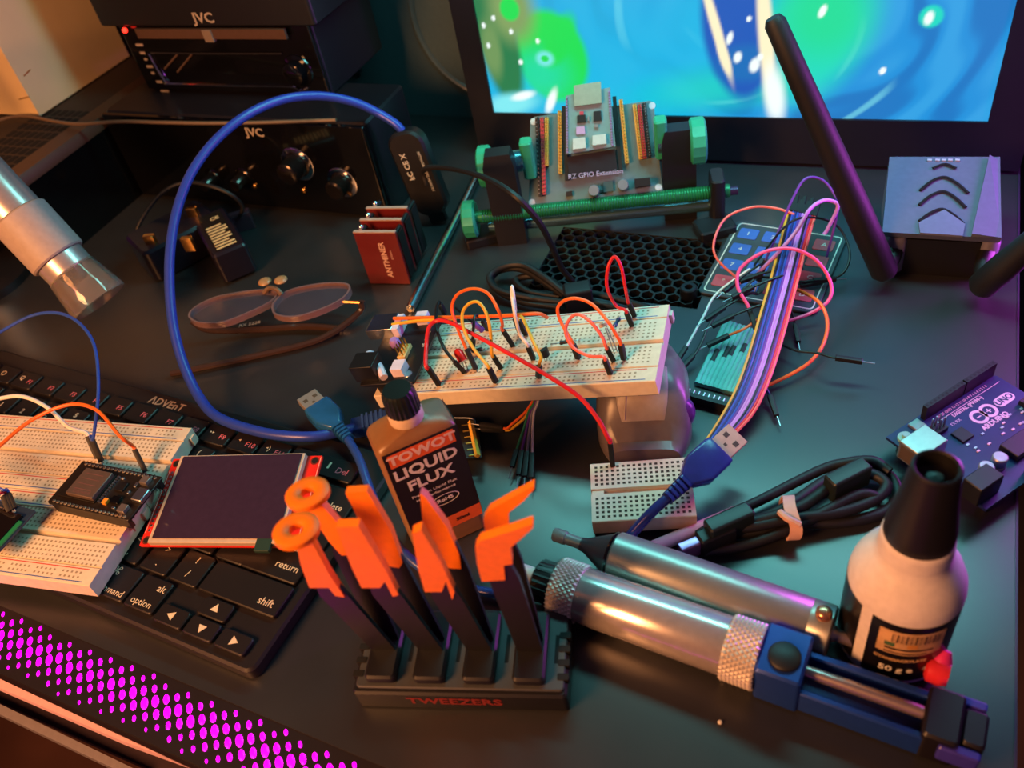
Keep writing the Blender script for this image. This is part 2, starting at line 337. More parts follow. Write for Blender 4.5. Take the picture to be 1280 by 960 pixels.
# speaker
SY = 594
sp = thing('speaker', 'tall black speaker with round driver between stereo and monitor', 'speaker', TR((-280, 670, 0)))
lx = PY(400, 60, SY).x; cz = PY(383, 15, SY).z
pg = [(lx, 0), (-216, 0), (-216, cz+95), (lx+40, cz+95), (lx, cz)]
s_ = W(sp); s_.loft([[(x, y, z) for x, z in pg] for y in (SY, SY+160)]); s_.build('cabinet', mat('speaker_black_teal_lit', '#3a4c52', .5), sp)  # the screen's teal light is put into the black cabinet's colour
c = PY(612, 22, SY); rr = (PY(520, 40, SY)-c).length
W(sp).lathe_on(c, c-Vector((0, 3, 0)), [(rr, 0), (rr, 2), (rr-2, 3), (rr-4, 2.2), (rr-5, .6), (rr*.4, .3)], 48).build('driver_ring', mat('speaker_ring', '#46585e', .3), sp)
c = PY(447, 86, SY); W(sp).lathe_on(c, c-Vector((0, 3, 0)), [(4.5, 0), (4.5, 2), (3, 3)], 12).build('screw', mat('screw_dark', '#6a6270', .2, .9), sp)
# vented box on the left and the cream box on it
vb = thing('vented_case', 'black case with perforated top and edge coloured with warm lamp sheen left of stereo', 'case', TR((-700, 470, 0)))
vz = 72; vr = -578
W(vb).rbox(-1150, vr-12, 350, 620, 0, vz, 3, 1).build('body', mat('case_brown_black', '#2a211d', .6), vb)
W(vb).box(vr-12, vr-1, 346, 624, 0, vz-10).build('side_panel', GLOSS, vb)
W(vb).loft([[(vr-13, y, vz-10), (vr, y, vz-10), (vr, y, vz-6), (vr-2, y, vz-1.5), (vr-13, y, vz+1)] for y in (345, 625)]).build('side_rail', mat('black_plastic_warm_sheen', '#4c372b', .4, .1), vb)  # warm lamp's reflection on black plastic, put into the rail colour
MBv = W(vb)
c = P(31, 226, vz); W(vb).cbox((vr-5, 344.2, vz-6), (9, 2, 5)).build('glint_block', mat('glint_gold', '#e0a94c', .3, .8), vb)  # gold block drawn for a glint at the rail's front end
sl_ = MB().rbox(-2.7, 2.7, -4.6, 4.6, -.2, .25, 1, .1).mesh('vent_slot', mat('vent_dark', '#040405', .9))
for i in range(7):
    for k in range(8):
        o = link('vent_slot', sl_, vb); place(o, WM(vb, TR((vr-19-i*7.5, 362+k*11.5, vz))))
cb = thing('cardboard_box', 'cream cardboard box lit orange on the vented case', 'box', TR(P(50, 145, 73)))
p0 = P(50, 145, 73); p1 = P(160, 70, 73)
W(cb).loft([[(p0.x-190, p0.y, z), (p0.x, p0.y, z), (p0.x+2, p1.y, z), (p0.x-190, p1.y, z)] for z in (73, 230)]).build('carton', mat('cream_card', '#e8cf9c', .8, var=.04, scale=30), cb)
for (a, b) in (((30, 95), (38, 87)), ((24, 124), (36, 121))): W(cb).tube([PY(*a, p0.y-.2), PY(*b, p0.y-.2)], .5, 5, raw=True).build('crease', mat('card_crease', '#8a6a40', .9), cb)
tc = W(cb)
cab = MB().tube([P(-40, 165, 74), P(0, 150, 76), P(30, 145, 77), P(70, 152, 77), P(100, 155, 77), P(150, 152, 79), P(200, 153, 79), P(262, 154, 78), P(330, 153, 77), P(420, 150, 77)], 1.3, 6).build('thin_cable', mat('cable_taupe', '#6e5a48', .4))
tag(cab, 'thin taupe cable draped across case and amplifier tops', 'cable')
# ================================================================ router
rt = thing('wifi_router', 'grey wireless router with chevron grooves and two black antennas before monitor', 'router', TR((25, 470, 0), 4))
RG = mat('router_grey_blue_lit', '#565e72', .4)  # grey tinted blue for the screen light falling on it
A0, A1 = P(1103, 290, 32), P(1252, 298, 32); B0, B1 = P(1112, 196, 42), P(1250, 196, 42)
b = W(rt)
b.loft([[A0-Vector((0, -3, 5)), A1-Vector((0, -3, 5)), Vector((B1.x, B1.y, 6)), Vector((B0.x, B0.y, 6))], [A0, A1, B1, B0]]); b.build('shell', RG, rt, 20)
b = W(rt); b.loft([[Vector((A0.x+4, A0.y+6, z)), Vector((A1.x-4, A1.y+6, z)), Vector((B1.x-3, B1.y-4, z)), Vector((B0.x+3, B0.y-4, z))] for z in (0, 24)]); b.build('base', BLACK, rt)
def RP(px, py):                                       # pixel -> point on the sloping top
    p = P(px, py, 32)
    for _ in range(12): t = (p.y-A0.y)/(B0.y-A0.y); p = P(px, py, 32+10*t)
    return p
up_ = Vector((0, 0, .4))
for pts in (((1166, 211), (1181, 206), (1195, 211)), ((1150, 239), (1165, 227), (1180, 222), (1195, 229), (1210, 242)), ((1149, 257), (1164, 245), (1179, 240), (1193, 247), (1207, 260)), ((1149, 277), (1163, 267), (1177, 262), (1190, 268), (1204, 280))):
    W(rt).tube([RP(*q)+up_ for q in pts], 1.1, 6, flat=.5).build('chevron_groove', mat('groove_black', '#020203', .95), rt)
rg = W(rt); q = [RP(*p) for p in ((1148, 280), (1180, 264), (1206, 282), (1203, 297), (1150, 293))]; q2 = [p+Vector((0, 0, 1.2)) for p in q]
rg.loft([q, q2]); rg.build('raised_tongue', mat('router_tongue', '#606880', .38), rt)
e = [RP(1252, 297), RP(1250, 200), RP(1236, 197), RP(1214, 296)]
rs = W(rt); rs.loft([e, [p+Vector((0, 0, z)) for p, z in zip(e, (-.5, -.5, 2.0, 2.0))]]); rs.build('side_wing', RG, rt, 20)
for px in (1162, 1172, 1180, 1188, 1197):
    p = RP(px, 200); W(rt).cbox(p, (2.4, 1.8, .6)).build('logo_mark', mat('logo_grey', '#a8a8b4', .4), rt)
def antenna(h0, h1, tip, r=7.5):
    k = W(rt).lathe_on(h1-Vector((0, 0, 9)), h1+Vector((0, 0, 14)), [(5.5, 0), (5.5, 20), (4.5, 23)], 16).build('hinge', mat('hinge_grey', '#6c6c78', .25), rt)
    n = (tip-h0); u = n.normalized()
    a = W(rt).lathe_on(h0, tip, [(r*.7, 0), (r, 3), (r*1.0, n.length*.3), (r*.78, n.length*.8), (r*.72, n.length-3), (r*.5, n.length)], 14); a.build('antenna', BLACKM, rt)
    W(rt).tube([h1+Vector((0, 0, 6)), (h0+h1)/2+Vector((0, 0, 4)), h0+u*4], r*.62, 10).build('knuckle', BLACK, rt)
h0 = P(1108, 345, 8); antenna(h0, P(1118, 318, 12), PY(966, 22, h0.y+8))
h0 = P(1222, 362, 8); antenna(h0, P(1232, 322, 12), P(1345, 255, 70))
def PPl(px, py, pt, nrm):
    """photo pixel -> point on the plane through pt with normal nrm"""
    d = Vector(((px-640)/F_PX, (py-480)/F_PX, 1)); d = Vector((d.dot(AX), d.dot(AY), d.dot(AZ)))
    return CAM + d*((Vector(pt)-CAM).dot(nrm)/d.dot(nrm))
def quad(tl, tr, br, bl, z):
    q = [P(*p, z) for p in (tl, tr, br, bl)]; c = sum(q, Vector())/4; v = (q[1]-q[0])+(q[2]-q[3])
    return Vector((c.x, c.y, z)), math.degrees(math.atan2(v.y, v.x))
UPZ = Vector((0, 0, 1))
# ================================================================ keyboard
KZ = 8.0
kb = thing('keyboard', 'black compact keyboard with white key legends half covered by breadboards', 'keyboard', TR((-220.5, 105, 0), -3))
kbm = mat('keyboard_case', '#1d1a1b', .42); keym = mat('key_black', '#191617', .45, bump=.1, scale=1500); LEG = mat('key_legend', '#d8c9ac', .6); PINKL = mat('key_legend_pink', '#d86a7a', .6)
b = MB(); b.rbox(-330, 0, -3, 125, 0, KZ, 5, 1.2); b.build('case', kbm, kb)
KM = {}
def key(cx, cy, w_, h_, legs=()):
    k = (round(w_, 1), round(h_, 1))
    if k not in KM:
        m = MB(); m.rbox(-w_/2, w_/2, -h_/2, h_/2, 0, 2.6, 1.6, .5, 3); KM[k] = m.mesh('key', keym)
    o = link('key', KM[k], kb); place(o, TR((cx, cy, KZ)))
    for (s_, dx, dy, sz, m_, ax) in legs: text(s_, sz, m_, o, TR((dx, dy, 2.62)), 'legend', ax)
PT = 19.6; KW = 17.2
def L1(s_, lo=None): return [(s_, 0, 0 if lo is None else 4.2, 5.2, LEG, 'CENTER')]+([(lo, 0, -3.6, 5.2, LEG, 'CENTER')] if lo else [])
# F row
for i, (fn, sym) in enumerate((('F1', 'Q'), ('F2', ''), ('F3', ''), ('F4', ''), ('F5', ''), ('F6', ''), ('F7', ''), ('F8', ''), ('F9', '\u25b8\u25b8'), ('F10', '\u25c2'), ('F11', '\u25c2)'), ('F12', '\u25ad'))):
    key(-269+i*20.05, 106, 18, 13, [(fn, 4.2, -1, 4.6, PINKL, 'CENTER')]+([(sym, -4.2, .5, 4.8, LEG, 'CENTER')] if sym else []))
key(-289, 106, 18, 13, [('O', -2, 0, 5.5, LEG, 'CENTER')]); key(-309, 106, 18, 13, [('esc', 0, 0, 4.5, LEG, 'CENTER')])
key(-26, 106, 22, 13, [('Del', 3, -1, 5.2, PINKL, 'CENTER'), ('\u25ae', -6, 1, 4, LEG, 'CENTER')])
for i, (a, c) in enumerate((('~', '`'), ('!', '1'), ('"', '2'), ('\u00a3', '3'), ('$', '4'), ('%', '5'), ('^', '6'), ('&', '7'), ('*', '8'), ('(', '9'), (')', '0'), ('_', '-'), ('+', '='))):
    key(-286.5+i*PT, 87.5, KW, KW, L1(a, c))
key(-22, 87.5, 34, KW, [('delete', 13, -3, 5, LEG, 'RIGHT')])
for i, c in enumerate('QWERTYUIOP[]'): key(-254+i*PT, 68, KW, KW, L1(c))
key(-17, 68, 24, KW, L1('|', '\\')); key(-276, 68, 25, KW, [('tab', -8, -3, 5, LEG, 'LEFT')])
for i, c in enumerate("ASDFGHJKL;'"): key(-243+i*PT, 48.5, KW, KW, L1(c))
key(-23, 51, 33, 22, [('return', 14, -4, 5.2, LEG, 'RIGHT'), ('enter', 14, 6, 4.6, LEG, 'RIGHT')]); key(-270, 48.5, 32, KW, [('caps lock', -12, -3, 4.5, LEG, 'LEFT')])
for i, (a, c) in enumerate((('Z', None), ('X', None), ('C', None), ('V', None), ('B', None), ('N', None), ('M', None), ('<', ','), ('>', '.'), ('?', '/'))):
    key(-238+i*PT, 30.5, KW, KW, L1(a, c))
key(-28.5, 30.5, 46, 16.5, [('shift', 19, -3, 5.2, LEG, 'RIGHT')]); key(-267, 30.5, 36, KW, [('shift', -14, -3, 5, LEG, 'LEFT')])
key(-73, 11.5, 18, KW, [('alt', 5, 4, 5, LEG, 'CENTER'), ('option', 0, -5, 4.8, LEG, 'CENTER')]); key(-94.5, 11.5, 22, KW, [('\u2318', -4, 4.5, 6, LEG, 'CENTER'), ('command', 0, -5.2, 4.8, LEG, 'CENTER')])
key(-155, 11.5, 96, KW); key(-216, 11.5, 22, KW, [('command', 0, -5, 4.8, LEG, 'CENTER')]); key(-238, 11.5, 18, KW); key(-258, 11.5, 18, KW)
def tri(o_, dx, dy, ang, r=2.6):
    m = MB(); m.prism([(r*math.cos(math.radians(ang+120*k)), r*math.sin(math.radians(ang+120*k))) for k in range(3)], 0, .08)
    o = m.build('legend', LEG, o_); place(o, TR((dx, dy, 2.6)))
for cx, cy, an in ((-53.4, 6.2, 180), (-34.8, 6.2, -90), (-16, 6.2, 0), (-35.2, 16.4, 90)):
    key(cx, cy, 17, 9.2); tri(kb.children[-1], 0, 0, an)
text('\u039bDVEnT', 7.6, mat('badge_silver', '#c9b8a0', .35, .5), kb, TR((-160, 118, KZ+.05)), 'lettering', bold=.12)
# ================================================================ breadboards
def bb_mesh(L, Wd, h, rails=(1, 1)):
    """cross-section with centre channel and rail grooves, extruded along x"""
    y = Wd/2
    pr = [(-y, 0), (y, 0), (y, h-.3), (y-.3, h)]
    g = [y-10, 0, -(y-10)]
    for gy, wd, dp in ((g[0], .5, .7), (g[1], 1.5, 2.2), (g[2], .5, .7)):
        pr += [(gy+wd, h), (gy+wd, h-dp), (gy-wd, h-dp), (gy-wd, h)]
    pr += [(-y+.3, h), (-y, h-.3)]
    m = MB(); m.loft([[(x, a, b) for a, b in pr] for x in (-L/2, L/2)]); return m
def holes(L, Wd, h, n=63, size=1.1):
    m = MB(); y = Wd/2; p = 2.54; e = size/2
    ys = [1.5*p+i*p for i in range(5)]; ys = [v for v in ys]+[-v for v in ys]
    def sq(x, yy): m.add([(x-e, yy-e, h+.03), (x+e, yy-e, h+.03), (x+e, yy+e, h+.03), (x-e, yy+e, h+.03)], [(0, 1, 2, 3)])
    for i in range(n):
        for yy in ys: sq((i-(n-1)/2)*p, yy)
    for s_ in (1, -1):
        for k in range(2):
            for i in range(n-4):
                if i % 6 != 5: sq((i-(n-5)/2)*p, s_*(y-3.7-k*p))
    return m
def rail_lines(o, L, Wd, h):
    y = Wd/2
    for s_ in (1, -1):
        for d_, mm in ((1.6, REDINK if s_ > 0 else BLUEINK), (8.4, BLUEINK if s_ > 0 else REDINK)):
            MB().box(-L/2+5, L/2-5, s_*(y-d_)-.25, s_*(y-d_)+.25, h-.02, h+.05).build('rail_line', mm, o)
def breadboard(label, M, L=165, Wd=55, h=9, group=None, nh=63):
    o = thing('breadboard', label, 'breadboard', M, group)
    bb_mesh(L, Wd, h).build('body', CREAMBB, o, 30)
    hg = holes(L, Wd, h, nh).build('hole_grid', BBHOLE, o); hg['kind'] = 'stuff'
    rail_lines(o, L, Wd, h)
    t = MB(); t.box(L/2, L/2+1.6, Wd/2-6, Wd/2-2, 1, h-2.5); t.build('tab', CREAMBB, o)
    MB().box(-L/2+1, L/2-1, -Wd/2+1, Wd/2-1, -1.2, 0).build('foam_backing', FOAM, o)
    return o
LZ = KZ+2.6+1.3                                       # boards lie on the key tops
la = math.radians(9); ex, ey = Vector((math.cos(la), math.sin(la), 0)), Vector((-math.sin(la), math.cos(la), 0))
LR = (P(231, 538, LZ+9)+P(127, 737, LZ+9))/2; LR.z = LZ
LC = LR-ex*82.5+Vector((-2.5, 1.2, 0))
lbb1 = breadboard('cream breadboard on the keyboard, upper of the joined pair', TR(LC+ey*25.2, 9), Wd=50)
lbb2 = breadboard('cream breadboard nearest the perforated strip, lower of the joined pair', TR(LC-ey*25.2, 9), Wd=50)
# ---- microcontroller board across both boards
ez = LZ+9
c, an = quad((103, 574), (190, 592), (160, 651), (70, 631), ez+9); c.z = ez
esp = thing('microcontroller_board', 'dark microcontroller board with metal shield plugged across cream breadboards', 'circuit board', TR(c, an))
PCBK = mat('pcb_dark', '#1c1712', .4, var=.2)
MB().rbox(-26.5, 26.5, -14, 14, 7, 8.6, 1.2, .2).build('board', PCBK, esp)
for s_ in (1, -1):
    MB().box(-24.5, 24.5, s_*12.4-1.2, s_*12.4+1.2, 1, 7).build('header_strip', BLACK, esp)
    m = MB()
    for i in range(19): m.cyl((-22.9+i*2.54, s_*12.4, -3), (-22.9+i*2.54, s_*12.4, 9.4), .45, seg=6)
    m.build('pin_row', TIN, esp); m = MB()
    for i in range(19): m.lathe_on((-22.9+i*2.54, s_*12.4, 8.6), (-22.9+i*2.54, s_*12.4, 8.8), [(.95, 0), (.9, .1)], 8)
    m.build('solder_pads', mat('pad_silver', '#b9ad98', .4, .7), esp)
MB().rbox(-23, 1, -9, 9, 8.6, 9.4, .3, .1).build('module_board', mat('module_pcb', '#15110d', .45), esp)
sh = MB().rbox(-17, .5, -8.3, 8.3, 9.4, 12, .5, .25).build('shield_can', mat('shield_metal', '#6e5e56', .4, .5), esp)
for i in range(4): MB().box(-14, -3, 5-i*3.2, 5.4-i*3.2, 12, 12.05).build('shield_print', mat('shield_print', '#6a4a48', .5), esp)
text('Espressif', 3, mat('shield_print', '#6a4a48', .5), esp, TR((-8, -6, 12.02)))
m = MB()
for i in range(12): m.box(2.2, 3.6, -8+i*1.45, -7.2+i*1.45, 8.6, 9.6)
m.build('castellations', TIN, esp)
for (x, y, a, b_, hh, mm) in ((9, 3, 5, 5, 1.0, BLACK), (12, -5, 5, 4, 1.6, GLOSS), (7, -7, 2.6, 3.2, 1.8, mat('tantalum_yellow', '#d8912c', .4)), (20, 9, 4.5, 4.5, 2.2, mat('button_steel', '#a9a09a', .3, .8)), (20, -9, 4.5, 4.5, 2.2, mat('button_steel', '#a9a09a', .3, .8)), (16, 6, 1.6, 3, .8, TIN), (5.6, 8, 2, 1.2, .8, TIN), (13.5, -9.2, 2, 1.2, .8, TIN), (15, 1, 1.2, 2, .8, TIN)):
    MB().rbox(x-a/2, x+a/2, y-b_/2, y+b_/2, 8.6, 8.6+hh, .3, .1).build('component', mm, esp)
MB().rbox(21, 27.5, -3.8, 3.8, 8.6, 11.4, .6, .3).build('usb_socket', TIN, esp)
# ---- small screen module lower left
c, an = quad((-28, 622), (40, 642), (8, 692), (-60, 672), ez+10); c.z = ez
ol = thing('oled_module', 'small dark oled screen module on the lower breadboard at picture edge', 'display', TR(c, an))
MB().rbox(-16, 16, -14, 14, 8, 9.4, 1, .2).build('board', mat('oled_pcb', '#23344a', .4), ol)
MB().rbox(-15.6, 13, -10.5, 9, 9.4, 11, .4, .15).build('glass', mat('oled_glass', '#14100f', .08), ol)
MB().rbox(11, 15.6, -9, 6, 9.5, 10.4, .3, .1).build('ribbon', mat('oled_green', '#1f7a4c', .4), ol)
m = MB()
for i in range(4): m.cyl((-3.8+i*2.54, 12, -3), (-3.8+i*2.54, 12, 10.6), .45, seg=6)
m.build('pin_row', TIN, ol); MB().box(-5.2, 5.2, 10.8, 13.2, 2, 8).build('header_strip', BLACK, ol)
text('GND VCC SCL SDA', 1.6, INK, ol, TR((-1, 10, 9.42)))
# ---- jumper wires
def jumper(label, col, e0, mid, e1, r=.75, group=None, clen=13, plug=True, plug1=True, n=8, name='jumper_wire'):
    """e = (tip point, direction from tip towards the wire); connector sleeves clen long"""
    o = thing(name, label, 'wire', Vector(e0[0]), group); pts = []
    ends = []
    for k, (t, d_) in enumerate((e0, e1)):
        t, d_ = Vector(t), Vector(d_).normalized()
        has = plug if k == 0 else plug1
        q = t+d_*clen if has else t
        if has:
            M = TR(); M = Matrix.Translation(t) @ d_.to_track_quat('Z', 'Y').to_matrix().to_4x4()
            w_ = W(o); w_.M = w_.M @ M; w_.rbox(-1.25, 1.25, -1.25, 1.25, 0, clen, .3, .2, 2).build('sleeve', RUB, o)
            w_ = W(o); w_.cyl(t-d_*6, t+d_*.5, .32, seg=6).build('pin', TIN, o)
        ends.append((q, d_))
    pts = [ends[0][0]-ends[0][1]*1.5, ends[0][0]+ends[0][1]*2]+[Vector(p) for p in mid]+[ends[1][0]+ends[1][1]*2, ends[1][0]-ends[1][1]*1.5]
    W(o).tube(pts, r, 8, n).build('wire', wmat(col), o)
    return o
T9 = ez+1.5
jumper('blue jumper wire arching from picture edge to microcontroller board', 'navy' if 0 else 'blue', (P(127, 577, T9), (-.3, .4, 1)), [P(117, 545, T9+18), P(123, 480, T9+32), P(115, 425, T9+40), P(85, 395, T9+45), P(45, 393, T9+45), P(0, 415, T9+42)], (P(-60, 450, T9+40), (.3, .2, 0)), r=.9, plug1=False)
jumper('orange red jumper wire bending into the board corner pin', 'orange', (P(182, 590, T9), (-.6, .5, .8)), [P(150, 545, T9+22), P(120, 512, T9+26), P(85, 506, T9+26), P(40, 525, T9+24), P(0, 557, T9+22)], (P(-50, 600, T9+20), (.3, .2, 0)), r=1.0, plug1=False)
jumper('white jumper wire curving over the number keys', 'white', (P(122, 573, T9), (-.5, .5, .9)), [P(85, 533, T9+16), P(60, 510, T9+20), P(30, 496, T9+22), P(0, 498, T9+22)], (P(-60, 515, T9+20), (.3, .2, 0)), r=1.1, plug1=False)
for k, (cl, dx, lab) in enumerate((('white', 0, 'white'), ('red', 2, 'red'), ('blue', 4, 'blue'))):
    t = P(12+dx*1.5, 640-dx, ez+10); jumper(lab+' jumper wire plugged into the small oled module', cl, (t, (-.6, .5, .5)), [P(-10+dx*2, 618-dx*2, ez+20)], (P(-60, 590-dx*3, ez+22), (.4, .1, 0)), plug1=False, clen=9)
# ---- red lcd module
LM = TR((-278.7, 174.5, 18.9), 13.7, 9.2, -2.4)
lcd = thing('lcd_module', 'red circuit board with large blank touch screen lying across the keyboard', 'display', LM)
REDP = mat('pcb_red', '#d8281c', .4)
MB().rbox(-43, 43, -25, 25, -1.6, 0, .6, .1).build('board', REDP, lcd)
MB().rbox(-36.5, 35, -24.8, 24.8, 0, 3.2, .4, .2).build('panel_frame', mat('lcd_frame', '#c9b9a8', .35, .2), lcd)
MB().rbox(-34.5, 33.6, -22.6, 24, 3.2, 3.7, .4, .1).build('screen', mat('lcd_glass_purple_lit', '#33263a', .16, coat=.3), lcd)  # black glass; a purple reflection is put into its base colour
m = MB()
for i in range(14): m.lathe_on((-40.6, 16.5-i*2.54, 0), (-40.6, 16.5-i*2.54, .15), [(.85, 0), (.75, .12)], 8)
m.build('pin_pads', TIN, lcd)
MB().box(-42.4, -42.2, -18, 18, 0, .06).build('print_line', INK, lcd)
for (x, y) in ((-40, 22), (-40, -22), (39.5, 22), (39.5, -22)):
    MB().lathe_on((x, y, 0), (x, y, .1), [(2.3, 0), (2.3, .08)], 16).build('hole_ring', mat('ring_brown', '#6a2a1c', .4), lcd)
    MB().lathe_on((x, y, .05), (x, y, .2), [(1.6, 0), (1.6, .1)], 14).build('screw_hole', mat('hole_black', '#0c0808', .8), lcd)
MB().box(42.3, 42.5, -24, 24, 0, .06).build('print_line', INK, lcd)
MB().rbox(23, 31, -29, -22, 1.2, 3.6, .4, .2).build('ribbon_tab', mat('tab_green', '#1d3a34', .5), lcd)
for y in range(4): MB().box(36.6, 38.4, 8-y*4, 9-y*4, 0, .06).build('print_mark', INK, lcd)
# ================================================================ microscope
t0 = P(125, 378, 42); t1 = P(22, 268, 96); u = (t1-t0).normalized()
mi = thing('usb_microscope', 'silver handheld usb microscope with clear tip hanging at the left', 'microscope', TR((t0.x-120, t0.y+60, 0)))
MB_ = W(mi); MB_.lathe_on(t0, t1, [(18.5, 0), (18.8, 1.5), (15.5, (t1-t0).length*.35), (14.8, (t1-t0).length*.36), (13.9, (t1-t0).length*.35), (17.4, 1.5), (17.6, .5)], 32)
MB_.build('clear_tip', mat('clear_plastic', '#fff4e8', .06, trans=.92, var=.01), mi)
def ring(a, b, ra, rb, name, mm, ch=.6): W(mi).lathe_on(t0+u*a, t0+u*b, [(ra-ch, 0), (ra, ch), (rb, b-a-ch), (rb-ch, b-a)], 36).build(name, mm, mi)
W(mi).lathe_on(t0+u*16, t0+u*30, [(3.5, 0), (7, .6), (9, 13)], 20).build('lens', mat('lens_dark', '#20202a', .1, .5), mi)
Lm = (t1-t0).length; s1, s2, s3 = Lm*.35, Lm*.5, Lm*.985
ring(s1-1, s2, 14.8, 15.0, 'chrome_collar', mat('warm_chrome', '#c4bcb8', .28, .6)); ring(s2, s3, 17.5, 17.5, 'grip_sleeve', mat('grey_sleeve', '#a89a92', .55), 1)
ring(s3, 200, 15.6, 15.6, 'barrel', mat('warm_chrome', '#c4bcb8', .28, .6))
W(mi).cbox(t0+u*92+Vector((11, -11, 0)), (5, 2, 3)).build('indicator', mat('teal_indicator', '#3aa8a0', .4), mi)
pb0 = Vector((t0.x-190, t0.y+40, 0)); arm = t0+u*150
W(mi).tube([arm, (arm.x+pb0.x)/2*Vector((1, 0, 0))+Vector((0, (arm.y+pb0.y)/2, arm.z)), Vector((pb0.x, pb0.y, arm.z))], 5, 10, raw=True).build('stand_arm', STEEL, mi)
W(mi).cyl(pb0, pb0+UPZ*(arm.z+20), 6, seg=14).build('stand_pole', STEEL, mi); W(mi).lathe_on(pb0, pb0+UPZ*8, [(40, 0), (40, 6), (36, 8)], 32).build('stand_base', BLACK, mi)
# ================================================================ glasses
gl = thing('eyeglasses', 'folded eyeglasses with clear pinkish rims lying in front of stereo', 'glasses', TR(P(340, 400, 0)))
RIM = mat('rim_pink_clear', '#8a6c6c', .08, alpha=.6, coat=.8); GLA = mat('lens_glass', '#5c5464', .03, alpha=.22, var=0)
oA = ((235, 396), (243, 402), (259, 404), (282, 402), (312, 390), (338, 377), (347, 367), (340, 362), (317, 362), (275, 369), (250, 379), (237, 389))
oB = ((339, 385), (342, 392), (356, 396), (374, 395), (400, 387), (425, 375), (437, 363), (434, 354), (407, 353), (375, 358), (353, 366), (341, 378))
for ol_, zz in ((oA, 22), (oB, 22)):
    pts = crom([P(*q, zz) for q in ol_]+[P(*ol_[0], zz)], 4)[:-1]; cc = sum(pts, Vector())/len(pts)
    inn = [p+(cc-p).normalized()*1.3 for p in pts]; dz = Vector((0, 0, -4.2)); m = W(gl)
    m.loft([inn, pts, [p+dz for p in pts], [p+dz for p in inn], inn], cap=False); r_ = m.build('rim', RIM, gl, 50)
    m = W(gl); m.loft([[p+(cc-p)*.03-Vector((0, 0, 3)) for p in inn], [p+(cc-p)*.03-Vector((0, 0, 1.6)) for p in inn], [p+(cc-p)*.5-Vector((0, 0, .4)) for p in inn]]); m.build('lens', GLA, gl)
W(gl).tube([P(330, 366, 22), P(337, 360, 25), P(346, 362, 25), P(352, 368, 22)], 1.6, 8).build('bridge', mat('bridge_gold', '#b08c6c', .25, .7), gl)
W(gl).ball(P(351, 350, 24), 4.5, 12, 8, .4).build('nose_pad', mat('nose_pad', '#c99c6c', .3, trans=.4), gl)
W(gl).ball(P(331, 352, 23), 4.5, 12, 8, .4).build('nose_pad', mat('nose_pad', '#c99c6c', .3, trans=.4), gl)
W(gl).tube([P(428, 377, 19), P(450, 378, 18)], 1.0, 6, raw=True).build('hinge', mat('hinge_gold', '#c99054', .25, .9), gl)
W(gl).tube([P(452, 376, 17), P(448, 392, 10), P(400, 424, 4), P(320, 445, 3), P(250, 460, 3), P(214, 467, 3)], 2.2, 8).build('temple', mat('temple_brown', '#3a2a24', .2), gl)
W(gl).tube([P(240, 401, 17), P(262, 412, 9), P(320, 412, 4), P(380, 408, 4), P(428, 411, 4)], 2.4, 8).build('temple', mat('temple_brown', '#3a2a24', .2), gl)
text('RX 5228', 4, SILV, gl, WM(gl, TR(P(312, 405, 9), 28)))
# ================================================================ plug adapter
c = P(232, 318, 0); ad = thing('plug_adapter', 'black mains plug adapter with printed safety label and brass pins', 'adapter', TR((c.x, c.y, 0), 62))
MB().rbox(-30, 30, -20, 20, 0, 26, 6, 2).build('body', mat('adapter_black', '#191520', .3), ad)
a, b, c2, d_ = [P(*q, 26.3) for q in ((250, 275), (271, 261), (298, 301), (271, 317))]
m = W(ad); ctr = (a+b+c2+d_)/4; vx = ((d_-a)+(c2-b)).normalized(); vy = UPZ.cross(vx); ln_ = ((d_-a).length+(c2-b).length)/4; wd_ = ((b-a).length+(c2-d_).length)/4
BM = Matrix((vx, vy, UPZ)).transposed().to_4x4(); BM.translation = ctr
m.M = m.M @ BM; m.rbox(-ln_-4, ln_+4, -wd_-4, wd_+4, -24, -.2, 3, 1.5).build('plug_block', mat('adapter_black', '#191520', .3), ad)
m = W(ad); m.M = m.M @ BM; m.rbox(-ln_, ln_, -wd_, wd_, -.2, .05, .5, .05).build('label', mat('label_black', '#16120f', .5), ad)
LBL = mat('label_print', '#e0c48c', .5)
text('CE', 5.5, LBL, ad, WM(ad, BM @ TR((-ln_*.66, wd_*.25, .08), 90)), bold=.2)
for i in range(9): m = W(ad); m.M = m.M @ BM; m.box(-ln_*.3+i*ln_*.145, -ln_*.3+i*ln_*.145+ln_*.075, -wd_*.85, wd_*(.85 if i % 3 else .5), .05, .1).build('print_line', LBL, ad)
for (px, py, z0, an) in ((240, 264, 34, 20), (187, 298, 34, 20), (234, 301, 34, 20)):
    q = P(px, py, 30); m = W(ad); m.M = m.M @ TR((q.x, q.y, 26), 62-45); m.rbox(-4, 4, -2, 2, -4, 7, .5, .5).build('pin', mat('brass', '#d9a860', .25, 1), ad)
W(ad).tube([P(176, 298, 14), P(172, 285, 22), P(190, 255, 34), P(210, 236, 42), P(235, 228, 44), P(265, 233, 42), P(290, 244, 34), P(303, 258, 22), P(300, 270, 14)], 1.5, 8).build('cord', RUB, ad)
q = P(298, 266, 14); m = W(ad); m.M = m.M @ TR(q, 40); m.rbox(-8, 8, -4, 4, -14, 0, 1, .3).build('strain_relief', mat('relief_purple', '#3a2430', .4), ad)
